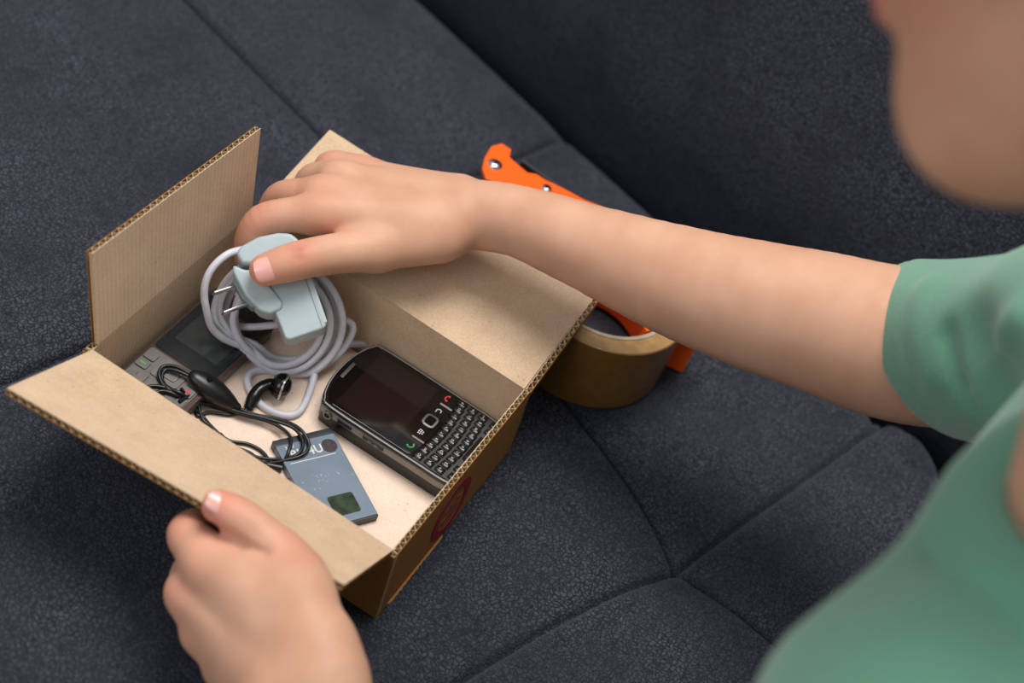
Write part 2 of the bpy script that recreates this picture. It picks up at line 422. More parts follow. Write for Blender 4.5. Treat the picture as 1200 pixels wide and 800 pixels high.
def warp(u, v):
    """grid lines follow the seams, so the seams stay crisp"""
    return u + fold_u(v)*np.exp(-(u/120)**2), v + fold_v(u)*np.exp(-(v/110)**2)
def lines(lo, hi, seams, step):
    a = {lo, hi}
    ks = [lo]+[s for s in seams if lo < s < hi]+[hi]
    for p, q in zip(ks, ks[1:]):
        n = max(2, int((q-p)/step))
        for i in range(n+1): a.add(round(p+(q-p)*i/n, 3))
    for s in seams:
        for d in (-12, -9, -7, -5, -3.5, -2.2, -1.2, -.5, .5, 1.2, 2.2, 3.5, 5, 7, 9, 12):
            if lo < s+d < hi: a.add(round(s+d, 3))
    return sorted(a)
ub = [-900, -564, -282, 0, 282, 700]; vb = [-430, -400, 0, 330]
for i in range(len(ub)-1):
    for j in range(len(vb)-1):
        if j == 0: continue
        us = np.array(lines(ub[i], ub[i+1], UL, 5.)); vs = np.array(lines(vb[j] if j > 1 else -430, vb[j+1], VL, 5.))
        A, B = np.meshgrid(us, vs, indexing='ij')
        a2, b2 = warp(A, B); Z = seat_h(a2, b2)
        P = SO + a2[..., None]*EU + b2[..., None]*EV; P[..., 2] = Z
        nu, nv = len(us), len(vs); idx = np.arange(nu*nv).reshape(nu, nv)
        F = np.stack([idx[:-1, :-1], idx[1:, :-1], idx[1:, 1:], idx[:-1, 1:]], -1).reshape(-1, 4)
        big_mesh('seat_panel', P.reshape(-1, 3), F, M['sofa'], sofa)
def ext_uv(name, prof, u0, u1, nu, mt, wob=0, **kw):                # a (v, z) profile pushed along the sofa
    V = []; n = len(prof)
    for i in range(nu+1):
        u = u0+(u1-u0)*i/nu
        for v, z in prof:
            k = wob*(math.sin(u*.011+z*.01)+.5*math.sin(u*.027+z*.021)); p = SO+EU*u+EV*(v+k*min(1, abs(z)/60)); V.append((p[0], p[1], z))
    F = [(i*n+k, (i+1)*n+k, (i+1)*n+(k+1) % n, i*n+(k+1) % n) for i in range(nu) for k in range(n)]
    F += [tuple(range(n)), tuple(range(nu*n, nu*n+n))]
    return mesh(name, V, F, mt, sofa, smooth=True, angle=60, **kw)
bp = spline([(262, -75), (246, -55), (236, -25), (228, 8), (225, 40), (232, 90), (250, 160), (276, 250), (306, 340), (330, 385), (375, 400), (425, 385), (450, 330), (455, 200), (455, -60)], 5)
ext_uv('backrest', [tuple(p) for p in bp], -900, 700, 160, M['sofa'], wob=2.2)
ext_uv('seat_base', [(-430, -10), (-440, -30), (-440, -330), (230, -330), (230, -45), (-425, -45)], -900, 700, 2, M['sofa'])
for u in (-860, 660):
    for v in (-400, 420):
        V, F = cyl_vf(SO+EU*u+EV*v+np.array([0, 0, -420]), SO+EU*u+EV*v+np.array([0, 0, -325 if v < 0 else -55]), 18, 24, 16); mesh('leg', V, F, M['black_plastic'], sofa, smooth=True)
fm = mat_card('floor_wood', (150, 120, 90), (170, 138, 104))
o = box('floor', (295, 136, -440), (6000, 6000, 40), fm); o['kind'] = 'structure'

# ------------------------------------------------------------------ the cardboard box
cb = thing('cardboard_box', 'open brown corrugated cardboard box with raised flaps, full of old phones', 'box', (88, 68, 0))
def corr(name, p00, p10, p01, p11, nrm, mt_in, mt_out, flute='v', t=3.4, parent=cb, period=4.6):
    """corrugated panel: p00-p10 is the u edge at the hinge, p01-p11 the far edge; flutes run along `flute`"""
    p00, p10, p01, p11 = [np.array(p, float) for p in (p00, p10, p01, p11)]; nrm = np.array(nrm, float)
    nn = np.cross(p10-p00, p01-p00); nn /= np.linalg.norm(nn); nn = nn*np.sign(nn@nrm)
    q = lambda u, v, d: (p00*(1-u)+p10*u)*(1-v)+(p01*(1-u)+p11*u)*v + nn*d
    k = .42
    def sheet(d0, d1, n=12):
        V = []; 
        for d in (d0, d1):
            for i in range(n+1):
                for v in (0, 1): V.append(q(i/n, v, d))
        m_ = 2*(n+1); F = []
        for i in range(n):
            a = 2*i; F += [(a, a+1, a+3, a+2), (m_+a, m_+a+2, m_+a+3, m_+a+1), (a, a+2, m_+a+2, m_+a), (a+1, m_+a+1, m_+a+3, a+3)]
        F += [(0, m_, m_+1, 1), (2*n, 2*n+1, m_+2*n+1, m_+2*n)]
        return V, F
    o = mesh(name, *sheet(-k, 0), mt_in, parent)                                       # inner liner faces nrm
    mesh('outer_liner', *sheet(-t, -t+k), mt_out, o)
    L = np.linalg.norm(p10-p00) if flute == 'v' else np.linalg.norm(p01-p00)
    n = int(L/period)*6; V = []
    for s in (0, 1):
        for i in range(n+1):
            a = i/n; d = -t/2+(t/2-k)*math.sin(2*math.pi*i/6)
            for e in (-.16, .16): V.append(q(a, s, d+e) if flute == 'v' else q(s, a, d+e))
    m_ = 2*(n+1); F = []
    for i in range(n):
        a = 2*i; F += [(a, a+2, m_+a+2, m_+a), (a+1, m_+a+1, m_+a+3, a+3), (a, a+1, a+3, a+2), (m_+a, m_+a+2, m_+a+3, m_+a+1)]
    mesh('fluting', V, F, M['card_edge'], o)
    return o
A1 = (0, 0, 48); B1 = (176.5, 0, 48); C1 = (176.5, 135, 48); D1 = (0, 137, 48)
A0 = (0, 0, .5); B0 = (180, -1, .5); C0 = (180, 135, .5); D0 = (0, 137, .5)
corr('side_wall', A0, D0, A1, D1, (1, 0, 0), M['card_rib'], M['card_out'])
ex = np.array([3.4, 0, 0])
corr('side_wall', A0-ex, B0+ex, A1-ex, B1+ex, (0, 1, 0), M['card_in'], M['card_out'])
corr('side_wall', D0-ex, C0+ex, D1-ex, C1+ex, (0, -1, 0), M['card_in'], M['card_out'])
ew = corr('side_wall', B0, C0, B1, C1, (-1, 0, 0), M['card_in'], M['card_out'])
corr('flap', (0, 4, 48.6), (0, 135, 48.6), (-11.5, 3, 105), (-7, 134, 107), (1, 0, 0), M['card_rib'], M['card_out'])
corr('flap', (0, 0, 48.6), (177, 0, 48.6), (0, -65.5, 77), (177, -60, 88), (0, 0, 1), M['card_in'], M['card_out'])
corr('flap', (0, 137, 48.6), (176.5, 135, 48.6), (0, 206, 67), (177, 205, 66), (0, 0, 1), M['card_in'], M['card_out'], flute='u')
corr('edge_strip', (177, 136.5, 43.4), (177, 205, 61), (177, 135, 48.7), (177, 205.3, 66.2), (-1, 0, 0), M['card_in'], M['card_out'])
# floor of the box: pale card, two bottom flaps meeting in a gap
box('floor_sheet', (88.5, 67.4, 1.9), (174, 132.6, 2.2), M['card_floor'], cb, bevel=.4)
# loose bottom flap edge showing under the end wall
corr('bottom_flap', (182, 4, .9), (182, 66, .9), (184.4, 8, 1.2), (184.2, 60, 1.2), (0, 0, 1), M['card_out'], M['card_edge'], t=1.6)
# red round print on the end wall
ctr = np.array([181.95, 62, 22.0]); fr = frame((0, 1, 0), (-.074, 0, 1))
dsk = lambda r, n=48: [(r*math.cos(2*math.pi*i/n), r*.92*math.sin(2*math.pi*i/n)) for i in range(n)]
V, F = lathe_vf([(19, 0), (19, .25), (13.2, .25), (13.2, 0)], ctr, 48, fr); V2, F2 = prism_vf(dsk(0.1), 0, .01, ctr, fr)
o = mesh('round_print', V, F, M['sticker'], cb, label='round red print on the end wall')
V, F = prism_vf([(x, y) for x, y in [(-9, -3), (-5, -7), (-1, -3), (4, -8), (9, -2), (6, 0), (9, 5), (3, 7), (0, 2), (-4, 8), (-8, 4), (-4, 0)]], 0, .28, ctr, fr); mesh('print_figure', V, F, M['sticker_in'], o)

# ------------------------------------------------------------------ black phone with a small keyboard
_mesh0 = mesh; DZ = 3.6
def mesh(name, V, F, *a, **k): return _mesh0(name, [np.asarray(v, float)+np.array([0, 0, DZ]) for v in V], F, *a, **k)   # the phone's face is DZ higher
ph = thing('keyboard_phone', 'black mobile phone with full letter keyboard, leaning on the box wall', 'phone', (130, 104, 3))
X0, X1, Y0, Y1 = 87.0, 175.2, 76.5, 132.9
def phone_outline(inset=0):
    P = []; 
    pts = [(X0+1.4, 88), (X0, 96), (X0-.5, 104.5), (X0, 113), (X0+1.4, 121)]
    out = [(X0+12, Y0), (X0+4.6, Y0+3.6)] + pts + [(X0+4.6, Y1-3.6), (X0+12, Y1), (150, Y1), (X1-6, Y1-.3), (X1-1.2, Y1-3), (X1+.5, 118), (X1+.7, 103.5), (X1+.5, 89), (X1-1.2, Y0+3), (X1-6, Y0+.3), (150, Y0)]
    c = np.array([131, 104.7]); o = []
    sp = spline([(x, y, 0) for x, y in out], 4, True)[:, :2]
    return [tuple(c+(p-c)*np.array([(45-inset)/45, (28.9-inset)/28.9])) for p in sp]
def slab(name, z0, z1, ins, mt, parent, bev=.8, **kw):
    return prism(name, phone_outline(ins), z0, z1, mt, parent, bevel=bev, **kw)
slab('back_shell', 3.1-DZ, 8.2, .8, M['black_plastic'], ph, 1.6)
slab('side_band', 8.2, 12.6, .1, M['side_band'], ph, .3, label='grey metal side band')
slab('front_shell', 12.6, 15.2, 0, M['black_gloss'], ph, 1.2, label='glossy black front shell')
# thin bright line around the face
pts = [(x, y, 15.1) for x, y in phone_outline(.9)]; V, F = tube_vf(pts+[pts[0]], .26, 6); mesh('trim_line', V, F, M['trim'], ph, smooth=True, label='bright thin trim line')
# raised face glass, curved lower edge
g = [(92.2, 85)] + [(90.8-.9*math.sin(math.pi*i/10), 88+33*i/10) for i in range(11)] + [(92.2, 124), (94.5, 128.5), (98, 130.5), (145.5, 130.5), (147.5, 129)]
g += [(147.5+2.2*math.sin(math.pi*i/12), 129-49*i/12) for i in range(1, 12)] + [(147.5, 80), (145.5, 78.9), (98, 78.9), (94.5, 81)]
prism('face_glass', g, 15.2, 15.9, M['black_glass'], ph, bevel=.25)
prism('display', rrect(37, 46, .8, c=(117.2, 104.7)), 15.85, 15.95, M['lcd'], ph)
box('speaker_slot', (91.4, 104.5, 15.95), (1.9, 13, .35), M['chrome_dull'], ph, bevel=.3, label='thin metal earpiece grille')
V, F = cyl_vf((93.5, 117.5, 15.8), (93.5, 117.5, 15.98), .9); mesh('indicator', V, F, M['lcd'], ph)
# track pad
fr0 = frame((0, 1, 0), (-1, 0, 0))                # letters read with the earpiece at the top
V, F = lathe_vf([(1, 0), (1, 1)], n=4)
P = rrect(9, 7.6, 2.6, 5); Q = rrect(6.6, 5.2, 1.6, 5); n = len(P); c0 = np.array([143.6, 105.2, 15.9])
V = [c0+fr0[0]*x+fr0[1]*y+np.array([0, 0, z]) for R_, z in ((P, 0), (P, 1.0), (Q, 1.1), (Q, 0)) for x, y in R_]
F = [(k*n+i, k*n+(i+1) % n, ((k+1) % 4)*n+(i+1) % n, ((k+1) % 4)*n+i) for k in range(4) for i in range(n)]
o = mesh('track_pad', V, F, M['chrome_dull'], ph, smooth=True, label='square track pad in a metal ring')
prism('pad', [(x, y) for x, y in Q], 0, .7, M['black_glass'], o, o=c0, fr=fr0)
for y in (90.4, 120.2): box('divider', (145, y, 16.1), (7.5, 1.1, .5), M['side_band'], ph, bevel=.2)
# the four soft buttons: call, menu, back, end
def icon(name, y, shape, mt):
    k = prism(name, rrect(9.6, 6.4, 1.6, 4), 0, .35, M['black_glass'], ph, o=(143.6, y, 15.8), fr=fr0, bevel=.12)
    V, F = shape(np.array([143.6, y, 16.3])); mesh('icon', V, F, mt, k)
def handset(rot):
    def f(c):
        a = [(math.cos(math.radians(rot+q))*2.1, math.sin(math.radians(rot+q))*2.1) for q in range(-60, 61, 12)]
        path = [c+fr0[0]*x+fr0[1]*y for x, y in a]
        v = tube_vf(path, .42, 6); return join(v, cyl_vf(path[0], path[0]+.9*fr0[0]*math.cos(math.radians(rot+180))+.9*fr0[1]*math.sin(math.radians(rot+180)), .6, n=8), cyl_vf(path[-1], path[-1]+.9*fr0[0]*math.cos(math.radians(rot+180))+.9*fr0[1]*math.sin(math.radians(rot+180)), .6, n=8))
    return f
icon('call_key', 84.6, handset(-135), M['print_green'])
icon('end_key', 125.6, handset(90), M['print_red'])
def dots(c): return join(*[cyl_vf(c+fr0[0]*x+fr0[1]*y, c+fr0[0]*x+fr0[1]*y+np.array([0, 0, .1]), .42, n=8) for x, y in ((-1.3, 1), (0, 1.2), (1.3, 1), (-1.3, 0), (0, 0), (1.3, 0), (-.7, -1.1), (.7, -1.1))])
icon('menu_key', 95.6, dots, M['print_white'])
def back_i(c):
    return tube_vf([c+fr0[0]*x+fr0[1]*y for x, y in [(-1.6, 1.3), (.4, 1.3), (1.3, .7), (1.5, -.1), (1.0, -1.1), (-.6, -1.3)]], .24, 6)
icon('back_key', 114.6, back_i, M['print_white'])
# keys
rows = [(152.6, 'QWERTYUIOP'), (159.3, 'ASDFGHJKL\u2190'), (165.9, '\u2191ZXCVBNM$\u21b5')]
kv = [(-2.35, -2.5), (2.0, -2.8), (2.35, 2.4), (-1.6, 2.8)]
kb = prism('key_field', [(149+2.2*math.sin(math.pi*i/12), 131-52.6*i/12) for i in range(13)] + [(174, 79), (174, 130.5)], 15.0, 15.35, M['key_fret'], ph)
key_me = None; letters = []; nums = []
alt = 'WERSDFZXC'; num = dict(zip('WERSDFZXC', '123456789'))
def key(x, y, w=1.0, ch=''):
    global key_me
    if key_me is None:
        V = []; 
        top = [(-1.55, -1.7), (1.5, -1.95), (1.7, 1.6), (-1.05, 1.95)]
        for P_, z in ((kv, 0), (kv, .7), (top, 1.35)): V += [np.array([-p[1], p[0], z]) for p in P_]
        F = [(0, 1, 2, 3), (8, 9, 10, 11)] + [(k*4+i, k*4+(i+1) % 4, k*4+4+(i+1) % 4, k*4+4+i) for k in (0, 1) for i in range(4)]
        o = _mesh0('key', V, F, M['key'], None, bevel=.22, seg=1); key_me = o.data; bpy.data.objects.remove(o)
        me_v = np.array([v.co for v in key_me.vertices])
        # built about its own centre, so every key can share the mesh
    o = link('key', key_me, ph); L = (np.array([x, y, 15.35+DZ]))*S-np.array(origin(ph)); o.location = L; o.scale = (1, w, 1)
    if ch: letters.append(text_vf(ch, 2.1, (x+.1, y+.25, 16.72), fr0, .03))
    if ch in num: nums.append(text_vf(num[ch], 1.7, (x-.9, y-1.3, 16.55), fr0, .03))
for x, s in rows:
    for i, ch in enumerate(s):
        y = 81.4+i*5.2
        key(x-1.5+2.2*math.sin(math.pi*(i+.5)/10)-.6, y, 1, ch)
for y, w_, ch in ((82.0, 1.1, '\u21e7'), (88.2, 1.0, '0'), (104.8, 5.0, ''), (121.4, 1.0, '@'), (127.4, 1.1, '\u21e7')): key(172.0, y, w_, ch if ch in '0@' else '')
mesh('key_letters', *join(*letters), M['print_white'], ph, label='white letters on the keys')
mesh('key_numbers', *join(*nums), M['print_orange'], ph, label='small orange numbers on the keys')
# near side: headphone socket, connector and volume rocker
V, F = lathe_vf([(2.6, 0), (2.6, .8), (1.7, .8), (1.7, 0)], (98.5, Y0-.3, 9.6), 20, frame((1, 0, 0), (0, 0, 1))*np.array([[1], [1], [1]])); mesh('headphone_socket', V, F, M['chrome_dull'], ph, smooth=True)
V, F = cyl_vf((98.5, Y0-.4, 9.6), (98.5, Y0+1, 9.6), 1.7); mesh('socket_hole', V, F, M['black_plastic'], ph)
box('connector_slot', (109, Y0-.1, 10.3), (9, .9, 2.6), M['black_plastic'], ph, bevel=.3)
o = box('volume_key', (127, Y0-.1, 10.3), (13, 1.2, 2.4), M['black_plastic'], ph, bevel=.4)
for q in (-2, 2): box('grip_mark', (127+q, Y0-.85, 10.3), (2.2, .5, 1.2), M['chrome_dull'], o)

mesh = _mesh0

# ------------------------------------------------------------------ battery
bt = thing('phone_battery', 'flat blue-grey mobile phone battery marked BL-4U with green hologram', 'battery', (115, 58, 3))
ca, sa = math.cos(-.552), math.sin(-.552); bf = frame((ca, sa, 0), (-sa, ca, 0)); bo = np.array([105.4, 73.4, 3.05])
bl = lambda x, y, z=0: bo+bf[0]*x+bf[1]*y+bf[2]*z
prism('cell', [(0, -34), (55, -34), (55, 0), (0, 0)], 0, 5, M['battery'], bt, o=bo, fr=bf, bevel=.9)
prism('contact_end', [(-2.6, -34.2), (1.6, -34.2), (1.6, .2), (-2.6, .2)], .1, 5.15, M['battery_dark'], bt, o=bo, fr=bf, bevel=.5, label='black contact end')
prism('rear_end', [(54.6, -33.8), (55.9, -33.8), (55.9, -.2), (54.6, -.2)], .1, 4.7, M['battery_dark'], bt, o=bo, fr=bf, bevel=.3)
prism('hologram', rrect(12.5, 14.5, 1.6, 4, (44.5, -14.8)), 5, 5.08, M['holo'], bt, o=bo, fr=bf, label='dark green hologram square')
V, F = cyl_vf(bl(8.2, -6.2, 4.9), bl(8.2, -6.2, 5.12), 4.3, n=24); mesh('round_seal', V, F, M['dot'], bt)
tf = frame(bf[1], -bf[0])
mesh('lettering', *join(text_vf('BL-4U', 7.2, bl(8.6, -19.4, 5.03), tf, .03, .02), text_vf('3.7V', 3.0, bl(3.6, -27.0, 5.03), tf, .03, .012), box_vf(bl(13.6, -18, 5.05), (.45, 26, .06), bf)), M['print_white'], bt)
random.seed(4); sc = []
for _ in range(16):
    a = random.uniform(0, 3.1); L = random.uniform(.4, 1.5); x = random.gauss(27, 3.2); y = random.gauss(-17, 6.5)
    f2 = frame(bf[0]*math.cos(a)+bf[1]*math.sin(a), bf[1]*math.cos(a)-bf[0]*math.sin(a)); sc.append(box_vf(bl(x, y, 5.03), (L, .18, .05), f2))
mesh('scratch_marks', *join(*sc), M['print_white'], bt)['kind'] = 'stuff'

# ------------------------------------------------------------------ the silver phone in the corner
sp = thing('silver_phone', 'older grey silver phone with brown rim, half hidden in the box corner', 'phone', (24, 60, 3))
prism('back_shell', rrect(40, 100, 6, 5, (23, 61)), 3.1, 11.6, M['silver_phone'], sp, bevel=1.5)
prism('rim', rrect(41, 101, 6, 5, (23, 61)), 11.0, 13.0, M['phone_rim'], sp, bevel=.5, label='brown metal rim')
prism('keypad_face', rrect(36.5, 38, 2, 4, (22.6, 31)), 12.9, 13.5, M['silver_phone'], sp, bevel=.3)
prism('screen_bezel', rrect(37, 56, 2.5, 4, (22.9, 79.5)), 12.9, 13.6, M['phone_bezel'], sp, bevel=.2)
prism('display', rrect(27, 36, .8, 3, (23, 80.5)), 13.55, 13.75, M['phone_screen'], sp)
for cx, cy, w_, h_, nm in ((8.3, 44, 7, 6, 'soft_key'), (8.3, 37, 7, 6, 'call_key'), (36.8, 44.5, 7, 6, 'soft_key'), (36.6, 37, 7, 6, 'end_key')):
    o = prism(nm, rrect(w_, h_, 1, 3, (cx, cy)), 13.4, 14.4, M['silver_key'], sp, bevel=.35)
    if nm != 'soft_key': box('mark', (cx, cy, 14.5), (3.4, 1.3, .15), M['print_green' if nm == 'call_key' else 'print_red'], o)
nk = prism('direction_key', rrect(17, 14, 2, 4, (22.6, 41)), 13.4, 14.2, M['silver_key'], sp, bevel=.35)
pts = [(x, y, 14.35) for x, y in rrect(10, 8, 1.4, 4, (22.6, 41))]; V, F = tube_vf(pts+pts[:1], .35, 6); mesh('ring', V, F, M['steel'], nk, smooth=True)
for r_ in range(3):
    for c_ in range(3): 
        o = prism('number_key', rrect(11, 6.2, .8, 3, (10.4+c_*12.2, 29.5-r_*7)), 13.4, 14.2, M['silver_key'], sp, bevel=.3)
        V, F = text_vf(str(r_*3+c_+1), 3.6, (10.4+c_*12.2, 29.5-r_*7, 14.25), WORLD, .02); mesh('numeral', V, F, M['black_plastic'], o)

# ------------------------------------------------------------------ charger with its coiled cable
ch = thing('phone_charger', 'pale grey-blue wall charger with coiled cable, held in the right hand', 'charger', (38, 75, 5))
e1 = Pt(74.5, 71.1, 56.5)-Pt(31.6, 89.7, 75.4); e2 = Pt(56.5, 102.0, 82.7)-Pt(39.4, 79.6, 72.3)
cf = frame(e1, e2)                       # x: down the body, y: to the right, z: normal
if cf[2]@np.array([.144, -.70, .70]) < 0: cf = np.array([cf[0], cf[1], -cf[2]])
c0 = Pt(53.5, 87.3, 62.7)
prism('body', [(x, y) for x, y in [(-20, -8), (5, -10), (20.5, -11), (22.2, -9), (23.7, 9), (22, 11.5), (-5, 14), (-20, 14.5)]], -17, 2, M['charger'], ch, o=c0, fr=cf, bevel=1.4, seg=3)
prism('seam', [(-17, 14.9), (-5, 14.5), (21.5, 12), (21.3, 9.4), (-5, 11.8), (-17, 12.2)], -8, 2.25, M['charger'], ch, o=c0, fr=cf, bevel=.6)
prism('seam_line', [(-17, 11.8), (-5, 11.3), (23, 8.7), (23, 8.2), (-5, 10.8), (-17, 11.3)], 1.9, 2.15, M['charger_dark'], ch, o=c0, fr=cf)
# plug plate with the prongs, on the left
prism('plug_plate', [(-25, -19.5), (-21.5, -21.3), (-8, -20.5), (2.5, -17), (6, -13), (6.2, -6.5), (3, -4.5), (-18, -9), (-20, -15)], -14, 3.6, M['charger'], ch, o=c0, fr=cf, bevel=1.6, seg=3)
prism('plate_back', [(-19, -22.8), (-8, -22.4), (-1, -19.5), (-2, -16), (-19, -17)], -11, -1, M['charger_dark'], ch, o=c0, fr=cf, bevel=1.0)
# rounded cap at the top
prism('cap', [(-23, -15.5), (-29.5, -16), (-32, -12), (-33, -2), (-31, 8), (-28, 14), (-24, 15.8), (-19, 15.8), (-17, 12), (-18.5, -6)], -14, 5.4, M['charger'], ch, o=c0, fr=cf, bevel=2.2, seg=3)
CA = M['cable']
for a, b in ((Pt(32.1, 87.7, 56.2), Pt(22.4, 67.1, 54.6)), (Pt(41.3, 81.6, 53.8), Pt(32.9, 61.4, 52.4))):
    V, F = box_vf((a+b)/2, (np.linalg.norm(b-a), 1.3, 4.6), frame(b-a, cf[0])); mesh('prong', V, F, M['steel'], ch, bevel=.5, label='steel plug prong')
# cable: one tube, from the cap round and round and out
cc = Pt(46.6, 99.8, 29.5); d1 = Pt(74.5, 115.4, 39.4)-cc; d2 = Pt(61.9, 92.7, -3.9)-cc; s1 = 74.; d3 = np.cross(d1, d2); d3 /= np.linalg.norm(d3)
if d3[2] < 0: d3 = -d3
random.seed(11)
pts = [Pt(23.1, 100.7, 65.4), Pt(18.6, 93.4, 64.7), Pt(15.7, 85.0, 65.4), Pt(13.6, 75.7, 59.3), Pt(15.0, 70.9, 48.5), Pt(20.6, 70.2, 35.1), Pt(27.4, 73.0, 22.1)]
N = 7; a = math.radians(150)
for k in range(N*9):
    a -= 2*math.pi/9; lp = k/9
    rr = [.90, 1.05, .80, .97, .72, 1.02, .86][int(lp) % 7]+random.uniform(-.03, .03); ox = [-4, 1, 5, -2, 2, 4, -1][int(lp) % 7]; 
    hh = [0, 4, 8, -3, 10, 4, -5][int(lp) % 7]*.8+random.uniform(-1.5, 1.5)
    p = cc + d1*(rr*math.cos(a)*.98)+d2*(rr*math.sin(a)*.93)*1.0 + d3*hh + d1*ox/74.*1.2
    p[2] = max(p[2], 17.5 if p[0] < 45 else 5.6); p[1] = min(p[1], 131)
    p[0] = max(p[0], 4); pts.append(p)
pts += [Pt(74.8, 121.1, 35.0), Pt(81.4, 118.8, 22.7), Pt(78.6, 107.7, 12.1), Pt(67.7, 93.6, 4.4), Pt(51.7, 83.2, -4.2), Pt(50.6, 72.7, -8.8), Pt(62.6, 64.6, -5.1), Pt(75.8, 64.8, -0.4), Pt(84.4, 73.3, 3.5), Pt(78.4, 94.9, 5.0), Pt(73.4, 105.2, 10.7), Pt(74.4, 121.2, 9.4), Pt(82.1, 134.1, 9.3), Pt(92.9, 145.2, 6.8)]
sm = spline(pts, 6)
sm[:, 2] = np.where((sm[:, 0] > 46), np.maximum(sm[:, 2], 5.1), np.maximum(sm[:, 2], 15.6))
for _ in range(4): sm[1:-1] = (sm[:-2]+2*sm[1:-1]+sm[2:])/4
V, F = tube_vf(sm, 2.0, 10); mesh('cable', V, F, CA, ch, smooth=True, label='light grey coiled cable', angle=80)

# ------------------------------------------------------------------ black earphones
ep = thing('earphones', 'black wired earphones with oval remote, tangled on the box floor', 'earphones', (60, 45, 3))
BR = M['black_rubber']
a = np.array(Pt(31.5, 44.2, 19.0)); b = np.array(Pt(60.2, 52.7, 6.5)); L = np.linalg.norm(b-a); fx = frame(b-a, (0, 0, 1)); fx = np.array([fx[0], np.cross(fx[0], fx[1]), fx[1]])
V = []; nk_ = 18
prof = [(0, .8), (.04, 3.2), (.12, 4.6), (.25, 6.2), (.4, 6.9), (.55, 6.8), (.7, 5.7), (.84, 4.1), (.93, 2.6), (.95, 2.7), (1.0, 1.7), (1.0, .3)]
for t_, r in prof:
    for i in range(nk_):
        q = 2*math.pi*i/nk_; V.append(a+fx[0]*L*t_+fx[1]*r*math.cos(q)+fx[2]*r*.72*math.sin(q))
F = [(k*nk_+i, k*nk_+(i+1) % nk_, (k+1)*nk_+(i+1) % nk_, (k+1)*nk_+i) for k in range(len(prof)-1) for i in range(nk_)] + [tuple(range(nk_)), tuple(range((len(prof)-1)*nk_, len(prof)*nk_))]
rm = mesh('remote', V, F, M['black_plastic'], ep, smooth=True, angle=80, label='oval black inline remote')
m0 = a+fx[0]*L*.3+fx[2]*4.6; V, F = cyl_vf(m0, m0+fx[2]*.5, 1.5, n=16); mesh('button', V, F, M['black_gloss'], rm)
# ear bud: curved stem and round head
st = [Pt(62.8, 57.1, 5.5), Pt(61.4, 63.0, 7.5), Pt(61.4, 68.7, 9.5), Pt(63.6, 73.7, 10.5), Pt(67.3, 75.6, 10.5)]
V, F = tube_vf(spline(st, 5), np.interp(np.linspace(0, 4, 21), range(5), [2.6, 3.6, 3.7, 3.6, 3.4]), 14); mesh('bud_stem', V, F, M['black_gloss'], ep, smooth=True, angle=80)
hc = np.array(Pt(68.6, 76.6, 11.5)); hd = np.array(Pt(72.8, 77.0, 9.0))-np.array(Pt(66.8, 76.3, 13.0)); hf = frame((1, .25, 0), (0, .3, 1)); hf = np.array([hf[1], hf[2], hf[0]])
V, F = lathe_vf([(.3, -5.2), (4.0, -4.8), (6.4, -2.5), (7.3, 0), (7.2, 1.4), (6.0, 2.6), (4.5, 4.6), (1.8, 5.6), (.3, 5.7)], hc, 28, hf, closed=False); hd_o = mesh('bud_head', V, F, M['black_gloss'], ep, smooth=True, angle=80)
V, F = lathe_vf([(7.1, 1.0), (7.6, 1.3), (7.6, 2.0), (6.8, 2.3)], hc, 28, hf); mesh('bud_ring', V, F, M['steel'], hd_o, smooth=True)
V, F = cyl_vf(Pt(91.3, 33.6, 4.6), Pt(98.1, 36.9, 4.6), 1.9, 2.4, 14); mesh('cable_splitter', V, F, M['black_plastic'], ep, smooth=True)
V, F = cyl_vf(Pt(104.6, 33.0, 4.2), Pt(106.3, 36.8, 4.2), 1.1, 1.1, 12); mesh('jack_plug', V, F, M['chrome_dull'], ep, smooth=True)
Z = 4.2
